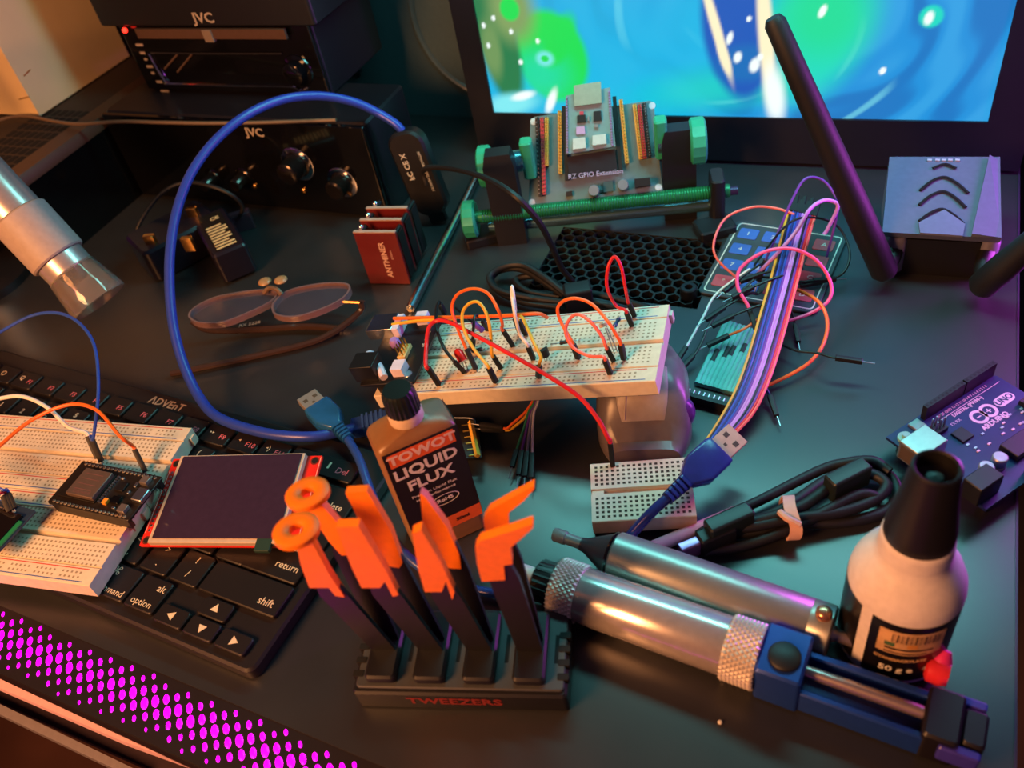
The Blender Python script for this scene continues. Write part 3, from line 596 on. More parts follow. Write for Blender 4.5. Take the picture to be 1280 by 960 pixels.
# ================================================================ blue cable with dongle
dz0 = P(549, 274, 3); dz1 = PY(503, 162, dz0.y+4); du = (dz1-dz0).normalized()
dg = thing('usb_dongle', 'black rounded usb dongle standing upright with white certification print', 'dongle', TR(dz0))
fwd = (CAM-dz0); fwd = (fwd-du*fwd.dot(du)).normalized(); fwd = (fwd+Vector((-.45, 0, 0))).normalized(); fwd = (fwd-du*fwd.dot(du)).normalized(); sd = du.cross(fwd)*-1
DM = Matrix((sd, du, fwd)).transposed().to_4x4(); DM.translation = dz0; dl = (dz1-dz0).length
m = W(dg); m.M = m.M @ DM; m.rbox(-13, 13, 6, dl, -5.5, 5.5, 10, 1.8, 6).build('shell', BLACK, dg)
m = W(dg); m.M = m.M @ DM; m.box(-6, 6, -1, 8, -2.3, 2.3).build('usb_plug', mat('plug_dark', '#3a3d40', .3, .8), dg)
text('FC CE X', 5.4, mat('dongle_print', '#c9c4b4', .6), dg, WM(dg, DM @ TR((5, dl-24, 5.56), 90)), bold=.12)
text('3.0 HIGH SPEED ADAPTER', 2.6, mat('dongle_print', '#c9c4b4', .6), dg, WM(dg, DM @ TR((-7, dl-30, 5.56), 90)))
bc = thing('blue_cable', 'thick blue cable arching from the dongle down to the keyboard', 'cable', TR(P(268, 515, 0)))
pth = [dz1-du*6, dz1+du*2+Vector((-3, 0, 1)), P(470, 140, 82), P(440, 127, 92), P(400, 120, 100), P(355, 124, 106), P(310, 143, 108), P(270, 175, 104), P(240, 215, 96), P(222, 260, 84), P(213, 310, 70), P(212, 360, 55), P(217, 410, 40), P(230, 457, 26), P(250, 498, 16), P(275, 523, 14.5), P(330, 541, 14.5), P(385, 546, 14), P(425, 540, 10), P(446, 534, 7)]
W(bc).tube(pth, 2.9, 12, 6).build('cable', mat('cable_blue', '#2840a4', .34), bc)
m = W(bc); a, b = P(440, 536, 6), P(487, 524, 6); m.M = m.M @ m.axis(a, b); L = (b-a).length
m.rbox(-5, 5, -4, 4, 0, L, 1.5, 1).build('connector', mat('connector_blue', '#2a4f9c', .35), bc)
for i in range(5):
    m = W(bc); m.M = m.M @ m.axis(a, b); m.box(-5.3, 5.3, -4.3, 4.3, L*.3+i*2.6, L*.3+i*2.6+1.2).build('grip_rib', mat('connector_rib', '#3560b4', .35), bc)
tn = thing('thin_black_cable', 'thin black cable curving from the dongle over to the coiled lead', 'cable', TR(P(700, 345, 0)))
W(tn).tube([dz0+du*30+Vector((4, -4, 0)), P(530, 212, 44), P(560, 210, 54), P(600, 220, 74), P(640, 242, 84), P(672, 275, 66), P(690, 308, 40), P(702, 335, 18), P(716, 352, 4)], 1.9, 8).build('cable', RUB, tn)
# ================================================================ red plate stack
b0, b1 = P(465, 353, 0), P(513, 355, 0); ang = 9
st_ = thing('heatsink_stack', 'stack of three red upright circuit plates with screws', 'circuit board', TR((b0+b1)/2, ang))
for k in range(3):
    y = k*13.5
    pl_ = MB().rbox(-14.5, 14.5, 0, 40.5, -1.2, 1.2, .6, .2); o = pl_.build('plate', mat('plate_red', '#641a1c', .35) , st_)
    place(o, TR((-k*.5, y, .4)) @ Matrix.Rotation(math.radians(90), 4, 'X'))
    MB().box(-14.5-k*.5, 14.5-k*.5, y-1.3, y+1.3, 40.9, 41.6).build('plate_edge', mat('edge_tan', '#b08c7c', .4), st_)
    for sx in (-12, 12): MB().cyl((sx, y+1, 37), (sx, y+13, 37), 1.6, seg=10).build('standoff', BLACK, st_)
    MB().ball((-10, y+3, 42.5), 2.0, 10, 6).build('screw', CHROME, st_)
    for sx in (14.8,): MB().box(sx-.4, sx+.4, y+1, y+10, 4, 38).build('fin', mat('fin_black', '#0d0d10', .4), st_)
text('ANTMINER', 5.6, mat('plate_print', '#d8b4a4', .5), st_, TR((2.5, -1.35, 20), 0) @ FRONT @ Matrix.Rotation(math.radians(90), 4, 'Z'), bold=.12)
text('BITMAIN', 1.8, mat('plate_print', '#d8b4a4', .5), st_, TR((7.5, -1.35, 24), 0) @ FRONT @ Matrix.Rotation(math.radians(90), 4, 'Z'))
# ---- metal rod
a, b = P(513, 386, 3.2), P(603, 207, 3.2)
rd = thing('metal_rod', 'slim polished metal rod lying beside the red plate stack', 'rod', TR(a))
W(rd).cyl(a, b, 3.1, seg=18, c=.4).build('shaft', mat('rod_steel', '#aeb4b8', .22, 1), rd); W(rd).cyl(a-(b-a).normalized()*1.5, a, 1.6, seg=12).build('end_tip', mat('rod_tip', '#d8c4a0', .3, 1), rd)
# ================================================================ main breadboard, propped up on the mouse
BT = TR((-173.3, 290.6, 35), 7.9, .9, -9) @ Matrix.Translation((0, 0, -9))
BN = (BT.to_3x3() @ UPZ).normalized()
mbb = breadboard('large white breadboard full of jumper wires propped on the grey mouse', BT @ TR((6, 0, 0)), L=153, nh=57)
def BB(px, py, h=0): return PPl(px, py, BT @ Vector((0, 0, 9+h)), BN)
# ---- power module on the left end
pm = thing('power_module', 'black power supply module with usb socket on the breadboard end', 'circuit board', BT @ TR((-59, 0, 9)))
def PMM(x0, x1, y0, y1, z0, z1, nm, mm, r=.3): return MB().rbox(x0, x1, y0, y1, z0, z1, r, .15, 2).build(nm, mm, pm)
PMM(-17, 16, -26.5, 26.5, 6, 7.6, 'board', mat('pcb_black', '#15151a', .4), 1)
for s_ in (1, -1):
    m = MB()
    for k in (0, 1): m.box(-6+k*2.54-.4, -6+k*2.54+.4, s_*23-.4, s_*23+.4, -3, 9)
    m.build('pin_pair', TIN, pm); PMM(-8, -1, s_*23-2.6, s_*23+2.6, .1, 6, 'header_block', BLACK)
PMM(-25, -9, 10, 24, 7.6, 14.2, 'usb_socket', STEEL); PMM(-26, -24.8, 11, 23, 8.2, 13.6, 'socket_mouth', HOLE)
PMM(-9, -5, 10, 23, 7.6, 14, 'socket_back', mat('white_part', '#d8cce0', .4))
PMM(2, 9, 19, 25, 7.6, 13, 'white_connector', mat('white_part', '#d8cce0', .4), .5)
PMM(-20, -6, -24, -12, 7.6, 18, 'barrel_jack', BLACK, .6)
m = MB()
for i in range(4):
    for k in range(2): m.box(1+k*2.54, 1.6+k*2.54, -8+i*2.54, -7.4+i*2.54, 9.5, 16)
m.build('pin_block', GOLD, pm); PMM(.2, 5.2, -9, 1.6, 7.6, 10, 'pin_base', mat('yellow_base', '#d8b878', .5))
PMM(2, 9, -22, -14, 7.6, 13, 'white_connector', mat('white_part', '#d8cce0', .4), .5)
MB().lathe_on((-6, 4, 7.6), (-6, 4, 12), [(3, 0), (3, 3), (2, 4.4)], 12).build('button', mat('button_violet', '#a07cc4', .4), pm)
for i in range(3): text('5V', 2.6, INK, pm, TR((11.5, 12-i*5, 7.62), -90))
m = MB(); m.lathe_on((10, -20, 7.6), (10, -20, 8), [(2.6, 0), (2.4, .3)], 14); m.build('solder_ring', TIN, pm)
kn = W(pm); kn.tube([BB(463, 447, 12), BB(472, 455, 12), BB(480, 472, 10)], 2.2, 8); kn.build('white_lead', mat('white_part', '#d8cce0', .4), pm)
W(pm).ball(BB(463, 447, 12), 4, 10, 6).build('white_knob', mat('white_part', '#d8cce0', .4), pm)
# ---- jumpers on the big board
def bw(label, col, t0, c0, mid, c1, t1, h=10, hs=None, r=.85):
    """t = hole pixel, c = pixel of the sleeve top, mid = [(px,py,height above board)]"""
    a, b = BB(*t0, 1), BB(*c0, h); c_, d_ = BB(*t1, 1), BB(*c1, h)
    return jumper(label, col, (a, b-a), [BB(x, y, z) for x, y, z in mid], (c_, d_-c_), r=r, clen=max(8, min(14, (b-a).length)))
bw('orange jumper wire arching highest over the breadboard left half', 'orange', (595, 462), (583, 436), [(571, 408, 22), (565, 385, 30), (572, 368, 36), (590, 361, 38), (609, 366, 36), (622, 386, 30), (628, 405, 20)], (632, 418), (641, 432))
bw('yellow jumper wire arching below the orange one', 'yellow', (620, 478), (611, 460), [(593, 437, 18), (580, 412, 26), (578, 392, 31), (586, 380, 34), (598, 378, 34), (608, 392, 30), (613, 415, 22)], (617, 446), (626, 460))
bw('orange jumper wire looping on the breadboard right half', 'orange', (723, 448), (716, 430), [(701, 402, 20), (697, 386, 26), (705, 376, 30), (721, 373, 31), (741, 381, 28), (760, 402, 22), (770, 418, 16)], (776, 431), (780, 449))
bw('salmon jumper wire looping inside the right orange loop', 'salmon', (763, 467), (756, 450), [(737, 445, 10), (716, 434, 14), (707, 415, 20), (712, 399, 24), (723, 393, 25), (738, 402, 22), (752, 420, 16)], (759, 436), (767, 451))
bw('red jumper wire standing in a narrow loop at the far corner', 'red', (790, 407), (783, 391), [(770, 382, 12), (759, 360, 24), (760, 335, 34), (768, 321, 38), (776, 332, 34), (781, 356, 24)], (786, 379), (793, 395))
bw('white jumper wire rising in a tight loop mid breadboard', 'white', (667, 449), (660, 433), [(650, 418, 16), (644, 395, 28), (640, 370, 34), (640, 358, 37), (642, 370, 34), (644, 388, 26)], (644, 398), (650, 415))
bw('yellow jumper wire crossing the transistor on the breadboard', 'yellow', (673, 471), (674, 457), [(676, 446, 14), (668, 430, 18), (660, 412, 18), (652, 396, 16)], (649, 402), (658, 418))
bw('black jumper wire curving into the breadboard beside the red led', 'black', (580, 465), (569, 453), [(555, 435, 14), (547, 415, 18), (545, 400, 18), (546, 385, 14)], (550, 380), (556, 392), r=.9)
bw('short black jumper wire standing behind the red led', 'black', (590, 437), (591, 425), [(592, 408, 16), (594, 394, 18), (601, 398, 14)], (604, 402), (610, 412), r=.8)
# long red wire to the mini board
MZ = 12.0
rt0, rt1 = BB(549, 481, 1), BB(539, 466, 10)
jumper('long red jumper wire running from power module to the mini breadboard', 'red', (rt0, rt1-rt0), [BB(533, 432, 18), BB(536, 410, 23), BB(546, 401, 24), BB(562, 403, 24), BB(590, 417, 22), BB(640, 444, 16), BB(690, 473, 12), P(725, 497, 44), P(748, 525, 36), P(760, 548, 29)], (P(766, 582, MZ), (-.1, .25, 1)), r=1.1)
# parts standing on the board
led = thing('red_led', 'small red led standing in the breadboard among wires', 'led', TR(BB(583, 463)))
e = BB(571, 437, 11); f_ = BB(579, 452, 6); dr = (e-f_).normalized()
W(led).lathe_on(f_, e+dr*1.5, [(2.9, 0), (2.9, .9), (2.5, 1), (2.5, 5.2), (1.8, 6.8), (.3, 7.7)], 16).build('lens', mat('led_red', '#d8302c', .2, trans=.2), led)
for dx in (-2, 3): W(led).cyl(BB(583+dx, 464, -2), f_+Vector((dx*.3, 0, 0)), .3, seg=6).build('leg', TIN, led)
def resistor(label, a, b, bands, col='#2c3a4c', hh=3):
    o = thing('resistor', label, 'resistor', TR(BB(*a))); p, q = BB(*a, hh), BB(*b, hh); d_ = (q-p).normalized(); c_ = (p+q)/2
    W(o).lathe_on(c_-d_*3.2, c_+d_*3.2, [(.6, 0), (1.15, .5), (1.15, 1.6), (.95, 2), (.95, 4.4), (1.15, 4.8), (1.15, 5.9), (.6, 6.4)], 12).build('body', mat('resistor_'+col, col, .4), o)
    W(o).tube([BB(*a, -2), p, c_, q, BB(*b, -2)], .28, 6, 6).build('lead', TIN, o); return o
resistor('dark resistor with long leads on the breadboard middle', (690, 430), (724, 425), 3, '#26282c', 9)
resistor('tiny dark resistor behind the red led on breadboard', (589, 439), (604, 436), 3, '#30343a', 3)
resistor('blue resistor near the far right breadboard corner', (767, 410), (775, 396), 3, '#2c4c7c', 6)
pdx = thing('photo_sensor', 'clear photo sensor on long leads beside blue resistor', 'sensor', TR(BB(765, 440)))
W(pdx).lathe_on(BB(756, 408, 14), BB(752, 399, 17), [(2.4, 0), (2.6, .6), (2.6, 1.6), (2, 2.2)], 14).build('head', mat('sensor_pale', '#d8c4b4', .2, trans=.3), pdx)
for dx in (0, 5): W(pdx).tube([BB(757+dx*.4, 410, 13), BB(768+dx, 442, -1)], .3, 6, raw=True).build('lead', TIN, pdx)
trn = thing('transistor', 'black three legged transistor on the breadboard centre', 'transistor', TR(BB(681, 450)))
m = W(trn); c_ = BB(680, 440, 6); m.M = m.M @ Matrix.Translation(c_) @ BT.to_3x3().to_4x4()
m.prism([(2.4*math.cos(math.radians(a)), 2.4*math.sin(math.radians(a))) for a in range(-140, -39+180, 20)][:10], -2.2, 2.6).build('body', BLACK, trn)
for dx in (-1.3, 0, 1.3):
    m = W(trn); m.M = m.M @ Matrix.Translation(c_) @ BT.to_3x3().to_4x4(); m.cyl((dx, 0, -8), (dx, 0, -2), .25, seg=6).build('leg', TIN, trn)
# two leads running behind the board
for cl, lab, pts in (('orange', 'orange lead running along the back edge of the breadboard', ((492, 398, 40), (530, 397, 42), (590, 396, 48), (640, 394, 52), (672, 392, 52), (684, 397, 46))), ('yellow', 'yellow lead poking out behind the power module', ((490, 406, 38), (515, 402, 40), (540, 400, 42), (570, 398, 44)))):
    o = tag(MB().tube([P(x, y, z) for x, y, z in pts], 1.0, 8).build('lead_wire', wmat(cl)), lab, 'wire')
pu = thing('purple_plug_lead', 'purple capped plug lying behind the breadboard left half', 'wire', TR(P(590, 395, 40)))
W(pu).tube([BB(570, 385, 8), BB(585, 398, 8), BB(594, 406, 8)], .8, 8).build('wire', wmat('black'), pu); W(pu).cyl(BB(592, 404, 8), BB(603, 413, 7), 1.6, seg=10, c=.3).build('cap', wmat('purple'), pu)
# ================================================================ mouse below the board
c = (P(758, 578, 0)+P(856, 572, 0))/2; ma = 17
mo = thing('computer_mouse', 'grey computer mouse, magenta light coloured into one side, holding up the breadboard right end', 'mouse', TR((c.x, c.y, 0), ma))
m = MB(); secs = []
for t in range(13):
    y = t/12; z = 33*(1-abs(2*max(0, .5-y)*1.05)**2.2)*(1-.35*max(0, y-.6)/.4); w_ = 24*(1-.28*(1-min(1, y*3.2))**2)*(1-.25*max(0, y-.7)/.3); z = max(z, 9)
    L = [];
    for k in range(20):
        a = math.pi*k/19; L.append((w_*math.copysign(abs(math.cos(a))**.55, math.cos(a)), y*66-1, z*max(0, math.sin(a))**.5))
    secs.append(L)
m.loft(secs, closed=True); m.build('shell', mat('mouse_grey', '#6a6264', .3), mo, 50)
m = MB(); 
def mtop(y): return max(33*(1-abs(2*max(0, .5-y)*1.05)**2.2), 9)
m.loft([[(x*q, y*66-1, mtop(y)+.9+(dz)) for x, dz in ((-13, -1.2), (-11, .3), (11, .3), (13, -1.2))] for y, q in ((2/12, .8), (3/12, .95), (4/12, 1), (5/12, 1), (6/12, 1))], closed=True); m.build('thumb_panel', mat('mouse_panel', '#a0948e', .35), mo, 50)
m = MB(); m.ball((19, 20, 12), 7, 16, 10, 1.4); m.build('side_light_bulge', mat('mouse_magenta_lit', '#5a2a78', .3), mo)  # bulge coloured violet for the magenta light on the mouse's right side
MB().tube([(-9, 10, mtop(2/12)+1.2), (-8, 15.5, mtop(3/12)+1.2), (-7, 21, mtop(4/12)+1.2), (-6, 26.5, mtop(5/12)+1.2), (-5, 32, mtop(.5)+1.1)], .5, 6, raw=True).build('seam', mat('seam_pale', '#a89c98', .3), mo)
# ================================================================ small sensor module and its leads
sm0 = thing('sensor_module', 'dark little module with yellow pin header behind flux bottle', 'circuit board', TR(P(580, 555, 0), 12))
q = [P(*p, 8) for p in ((540, 522), (596, 524), (602, 572), (548, 575))]
m = W(sm0); m.loft([[v-UPZ*1.6 for v in q][::-1], q[::-1]]); m.build('board', mat('pcb_black', '#15151a', .4), sm0)
W(sm0).tube([P(588, 527, 11), P(597, 570, 11)], 1.5, 4, raw=True).build('pin_header', mat('header_yellow', '#d8a83c', .5), sm0)
for i in range(6): a = P(588+i*1.8, 530+i*7.6, 11); b = P(577+i*1.8, 532+i*7.6, 11); W(sm0).cyl(a, b, .45, seg=6).build('pin', GOLD, sm0)
W(sm0).tube([P(568, 522, 9), P(590, 523, 9), P(594, 530, 9)], .5, 6).build('shield_wire', TIN, sm0)
for p in ((545, 530), (590, 570)): W(sm0).cyl(P(*p, 0), P(*p, 7), 1.5, seg=8).build('standoff', BLACK, sm0)
dn = Vector((-.9, -.25, .05))
jumper('orange jumper wire sagging from sensor module up under the breadboard', 'orange', (P(600, 531, 12), P(622, 534, 12)-P(600, 531, 12)), [P(640, 530, 14), P(655, 517, 18), P(664, 505, 22)], (P(668, 498, 25), P(664, 505, 22)-P(668, 498, 25)), plug1=False)
jumper('yellow jumper wire sagging beside the orange one under the breadboard', 'yellow', (P(601, 536, 10), P(623, 537, 10)-P(601, 536, 10)), [P(642, 534, 12), P(656, 522, 17), P(666, 505, 21)], (P(671, 497, 25), P(666, 505, 21)-P(671, 497, 25)), plug1=False)
for i, cl in enumerate(('green', 'purple', 'grey', 'white')):
    t = P(640+i*8, 592+i*2-(8 if i == 0 else 0), 5); c_ = P(646+i*6.4, 562+i*1.5, 8)
    jumper(cl+' jumper wire hanging down below the breadboard to a black plug', cl, (t, c_-t), [P(655+i*3.6, 535, 14), P(661+i*2.2, 515, 20)], (P(668+i*1.5, 500, 25), (0, -.5, -.4)), plug1=False, clen=(c_-t).length, r=.7)
# ================================================================ mini breadboard
c, an = quad((742, 581), (856, 574), (867, 642), (744, 651), MZ)
mn = thing('mini_breadboard', 'small cream breadboard on black foam at the desk centre', 'breadboard', TR((c.x, c.y, 0), an))
MB().rbox(-23, 23, -17, 17, 0, 3.4, .5, .2).build('foam_base', FOAM, mn)
y = 17.5; pr = [(-y, 3.4), (y, 3.4), (y, MZ-.4), (y-.4, MZ), (1.6, MZ), (1.6, MZ-2.4), (-1.6, MZ-2.4), (-1.6, MZ), (-y+.4, MZ), (-y, MZ-.4)]
MB().loft([[(x, a, b) for a, b in pr] for x in (-23.5, 23.5)]).build('body', mat('breadboard_tan', '#dcc6b0', .5), mn, 30)
m = MB(); e = .68; fr = MB()
for i in range(17):
    for k in range(5):
        for s_ in (1, -1):
            x, yy = (i-8)*2.6, s_*(4.3+k*2.6); m.add([(x-e, yy-e, MZ+.03), (x+e, yy-e, MZ+.03), (x+e, yy+e, MZ+.03), (x-e, yy+e, MZ+.03)], [(0, 1, 2, 3)])
h_ = m.build('hole_grid', mat('mini_hole', '#3c2c20', .8), mn); h_['kind'] = 'stuff'
MB().box(-23, -17.5, -1.5, 1.5, MZ-2.4, MZ-.8).build('slot_block', mat('breadboard_tan', '#dcc6b0', .5), mn)
# ================================================================ flux bottle
FM = TR((-174.5, 200, 0), 46.7) @ Matrix.Diagonal((1, 1, .87, 1))
fx = thing('flux_bottle', 'amber square flux bottle with black label and black screw cap', 'bottle', FM)
AMB = mat('amber_plastic', '#8a6440', .35, trans=.1)
m = MB(); lp = lambda i, z: [(sx*(18-i)+math.cos(a)*0, 0, z) for sx in ()]
def rr(hx, hy, r, z, n=5):
    out = []
    for cx, cy, a0 in ((hx-r, -hy+r, -90), (hx-r, hy-r, 0), (-hx+r, hy-r, 90), (-hx+r, -hy+r, 180)):
        for k in range(n+1): a = math.radians(a0+90*k/n); out.append((cx+r*math.cos(a), cy+r*math.sin(a), z))
    return out
m.loft([rr(17, 9, 3, 0), rr(18, 10, 3, 1.2), rr(18, 10, 3, 83), rr(17, 9.2, 3.4, 86), rr(14, 8.4, 4.5, 88), rr(9, 7.6, 5, 89.6), rr(7.4, 7.4, 7.3, 91)]); m.build('body', AMB, fx, 35)
MB().lathe([(7.4, 90), (7.6, 91), (7.6, 95), (7, 96.5)], 24).build('neck_ring', mat('cap_cream', '#c9b49c', .4), fx)
m = MB(); loops = []
for z, r0 in ((96, 6.8), (97, 7.2), (108, 6.8), (110, 6.0)): loops.append([((r0+(.35 if k % 2 and 96.5 < z < 109 else 0))*math.cos(2*math.pi*k/48), (r0+(.35 if k % 2 and 96.5 < z < 109 else 0))*math.sin(2*math.pi*k/48), z) for k in range(48)])
m.loft(loops); m.build('screw_cap', mat('cap_dark', '#121c1c', .3), fx, 25)
LB = mat('flux_label', '#221a1c', .45); ORG = mat('flux_orange', '#e2642c', .5); y = -10.15
m = MB(); m.box(-16.4, 17.6, y, -9.9, 22, 84); m.box(17.9, 18.15, -8, 8, 22, 84); m.build('label', LB, fx)
m = MB(); m.box(-16.4, 17.6, y-.02, -9.9, 13, 22.5); m.box(17.9, 18.17, -8, 8, 13, 22.5); m.build('label_band', ORG, fx)
MB().box(-14.5, 15.6, y-.08, y, 73.5, 82.5).build('brand_band', ORG, fx)
ftx = lambda s_, x, z, sz, mm, sx=1, bold=.1, ax='CENTER': text(s_, sz, mm, fx, TR((x, y-.12, z)) @ FRONT, ax=ax, sx=sx, bold=bold)
ftx('TOWOT', .5, 77.9, 8, mat('brand_print', '#e8c8b0', .5), 1.0, .3); ftx('LIQUID', 0, 67, 9.6, INK, .95, .28); ftx('FLUX', 0, 56.5, 9.6, INK, .95, .28)
ftx('Premium Liquid Flux', 0, 48, 2.6, INK, 1, 0); ftx('High Performance', 0, 44.5, 2.6, INK, 1, 0); ftx('RoHS', 3, 37, 3.4, INK, 1, .1); ftx('50ml', 8, 17.6, 3.4, LB, 1, .06)
m = MB(); m.M = TR((3, y-.05, 37)) @ FRONT
n_ = 20; m.loft([[(rx*math.cos(2*math.pi*k/n_), rx*.55*math.sin(2*math.pi*k/n_), z) for k in range(n_)] for rx, z in ((7, 0), (7, .08), (6.5, .08), (6.5, 0), (7, 0))], cap=False); m.build('print_oval', INK, fx)
# ================================================================ tweezer rack
RZ = 14.0; fr_, fl_ = P(708, 866, RZ), P(437, 868, RZ); bk = P(705, 757, RZ); ra = 16.5
rx_ = Vector((math.cos(math.radians(ra)), math.sin(math.radians(ra)), 0)); ry_ = Vector((-rx_.y, rx_.x, 0))
RL = (fr_-fl_).dot(rx_); RD = (bk-fr_).dot(ry_)
rk = thing('tweezer_rack', 'black rack with slots and red lettering holding four tweezers', 'rack', TR(((fr_+fl_)/2+ry_*RD/2)*Vector((1, 1, 0)) if False else Vector((((fr_+fl_)/2+ry_*RD/2).x, ((fr_+fl_)/2+ry_*RD/2).y, 0)), ra))
RK = mat('rack_grey', '#3c3f42', .5); RKB = mat('rack_black', '#17181c', .42); hx, hy = RL/2, RD/2
m = MB(); m.rbox(-hx, hx, -hy, hy, 0, RZ-1.5, 2, 1); m.build('base', RKB, rk); MB().rbox(-hx+1.5, hx-1, -hy+2, hy-1, RZ-1.6, RZ, 2, .5).build('top_plate', RK, rk)
for i in range(4):
    x = -hx+RL*(i+.62)/4.35
    MB().rbox(x-6.5, x+6.5, -hy*.82, hy*.8, RZ, RZ+5, 2, 1).build('socket', RKB, rk)
    MB().box(x+9.2, x+10.8, -hy*.3, hy*.35, RZ-.3, RZ+.05).build('slot', mat('slot_black', '#050506', .8), rk)
for s_ in (1, -1):
    for i in range(4): MB().rbox(s_*hx-4 if s_ > 0 else -hx-.6, s_*hx+.6 if s_ > 0 else -hx+4, hy*.35-i*6-1.4, hy*.35-i*6+1.4, RZ-3, RZ+.25, .6, .1).build('side_notch', mat('slot_black', '#050506', .8), rk)
text('TWEEZERS', 6.5, mat('rack_red', '#7a2622', .5), rk, TR((-2, -hy-.15, RZ*.5)) @ FRONT, sx=1.25, bold=.2)
ORT = mat('tip_orange', '#f47d10', .45); TWB = mat('tweezer_black', '#17171b', .4)
# every tweezer: two arms that meet in the socket; profile pixels are read on each arm's own plane
TW = [
 ('ring tipped', (480, 800), [((386, 632), (403, 626), (432, 660), (447, 690), (428, 690), (412, 672), (396, 648)), ((373, 679), (391, 672), (412, 712), (432, 742), (420, 740), (412, 730), (388, 730), (377, 700))]),
 ('broad square tipped', (545, 800), [((433, 612), (460, 610), (490, 660), (504, 700), (500, 706), (484, 703), (462, 670)), ((421, 654), (449, 653), (482, 706), (499, 739), (492, 741), (482, 722), (476, 730), (453, 730), (441, 705))]),
 ('pointed tipped', (605, 800), [((526, 612), (533, 617), (560, 655), (575, 690), (577, 707), (562, 706), (545, 690), (530, 655)), ((516, 662), (527, 657), (550, 695), (569, 735), (566, 745), (558, 722), (553, 735), (532, 735), (524, 708))]),
 ('angled hook tipped', (655, 800), [((605, 645), (612, 634), (640, 618), (668, 603), (668, 607), (655, 622), (636, 637), (636, 660), (641, 696), (634, 698), (608, 668)), ((595, 680), (601, 671), (630, 662), (666, 650), (667, 654), (652, 668), (638, 680), (641, 700), (630, 702), (632, 720), (603, 722), (597, 700))])]
for k, (lab, base, arms) in enumerate(TW):
    x = -hx+RL*(k+.62)/4.35
    bp = rk.matrix_basis.copy(); bp.translation /= S; B0 = bp @ Vector((x, 0, RZ+5))
    tw = thing('tweezers', lab+' tweezers with orange grips standing in the black rack', 'tweezers', TR(B0), 'tweezers in the rack')
    for j, poly in enumerate(arms):
        lean = (.085 if j == 0 else -.085); nrm = (-ry_+UPZ*lean).normalized()
        pt = B0+ry_*(2.2 if j == 0 else -2.2)
        pts = [PPl(px, py, pt, nrm) for px, py in poly]
        m = W(tw); m.loft([[v-nrm*1.6 for v in pts], [v+nrm*1.6 for v in pts]])
        g = m.build('orange_tip' if True else '', ORT, tw, 30)
        if k == 0:
            cxp = (385, 618) if j == 0 else (371, 664)
            cc = PPl(*cxp, pt, nrm); mm = W(tw); mm.M = mm.M @ Matrix.Translation(cc) @ (UPZ-nrm*.12).to_track_quat('Z', 'Y').to_matrix().to_4x4()
            mm.lathe([(2.6, -1.6), (7.2, -1.6), (8, -.8), (8, 1.2), (7, 1.8), (3.6, 1.8), (2.6, 1), (2.6, -1.6)], 24, cap=False); mm.build('ring', ORT, tw)
        # black arm from the socket up into the grip
        low = sorted(pts, key=lambda v: v.z)[:4]; gx = sum((v-B0).dot(rx_) for v in low)/4; gz = min(v.z for v in pts); 
        upv = (UPZ-nrm*UPZ.dot(nrm)).normalized()
        hgt = (gz-pt.z)/upv.z+14
        half = 6.0; gx = max(-9, min(9, gx)); s0 = pt-UPZ*4
        a_ = [s0-rx_*5, s0+rx_*5, pt+upv*(hgt-14)+rx_*(gx+5.5), pt+upv*hgt+rx_*(gx+3.5), pt+upv*hgt+rx_*(gx-3.5), pt+upv*(hgt-14)+rx_*(gx-5.5)]
        m = W(tw); m.loft([[v-nrm*.9 for v in a_], [v+nrm*.9 for v in a_]]); m.build('arm', TWB, tw, 30)
# ================================================================ desoldering pumps
def pump(name, label, a, b): o = thing(name, label, 'tool', TR((a+b)/2*Vector((1, 1, 0)) if False else Vector(((a.x+b.x)/2, (a.y+b.y)/2, 0)))); return o
def seg_on(o, a, u_, s0, s1, prof, name, m_, seg=32):
    return W(o).lathe_on(a+u_*s0, a+u_*s1, prof, seg).build(name, m_, o)
def knurl(o, a, u_, s0, s1, r, m_, name='knurled_grip'):
    m = W(o); m.M = m.M @ m.axis(a+u_*s0, a+u_*s1); L = s1-s0; n, k = 36, max(4, round((s1-s0)/1.6))
    m.lathe([(r-.6, 0), (r, .3), (r, L-.3), (r-.6, L)], n)
    for j in range(k):
        for i in range(n):
            t = 2*math.pi*(i+.5*(j % 2))/n; dt = math.pi/n; z = .4+(L-.8)*(j+.5)/k; dz = (L-.8)/k
            q = [(r*math.cos(x), r*math.sin(x), y) for x, y in ((t-dt, z), (t, z-dz), (t+dt, z), (t, z+dz))]+[((r+.75)*math.cos(t), (r+.75)*math.sin(t), z)]
            m.add(q, [(0, 1, 4), (1, 2, 4), (2, 3, 4), (3, 0, 4)])
    return m.build(name, m_, o, 10)
# grey one (further)
z1 = 11.5; a = P(768, 693, z1+1); b = P(1040, 790, z1+1); a.z = b.z = z1; u1 = (b-a).normalized(); L1_ = (b-a).length; R1 = 11
p1 = pump('desoldering_pump', 'plain grey aluminium desoldering pump with red plunger knob', a, b)
ALU = mat('brushed_aluminium', '#9c9c96', .34, .6, var=.05); R1 = (P(795, 655+28, 22)-P(770, 742, 6)).length/2 if False else 11
seg_on(p1, a, u1, 0, L1_, [(R1-.8, 0), (R1, .8), (R1, L1_-9), (R1-.15, L1_-8.8), (R1, L1_-8.5), (R1, L1_-.5), (R1-.6, L1_)], 'barrel', ALU, 40)
seg_on(p1, a, u1, -1.4, 0, [(R1-.6, 0), (R1-.2, .7), (R1-.6, 1.4)], 'seal_ring', GLOSS)
seg_on(p1, a, u1, -16, -1.4, [(3.2, 0), (3.4, 2), (7, 9), (R1-1.2, 14.6)], 'nose_cone', mat('nose_dark', '#39363c', .35))
n0 = P(728, 688, z1+2); n0.z = z1
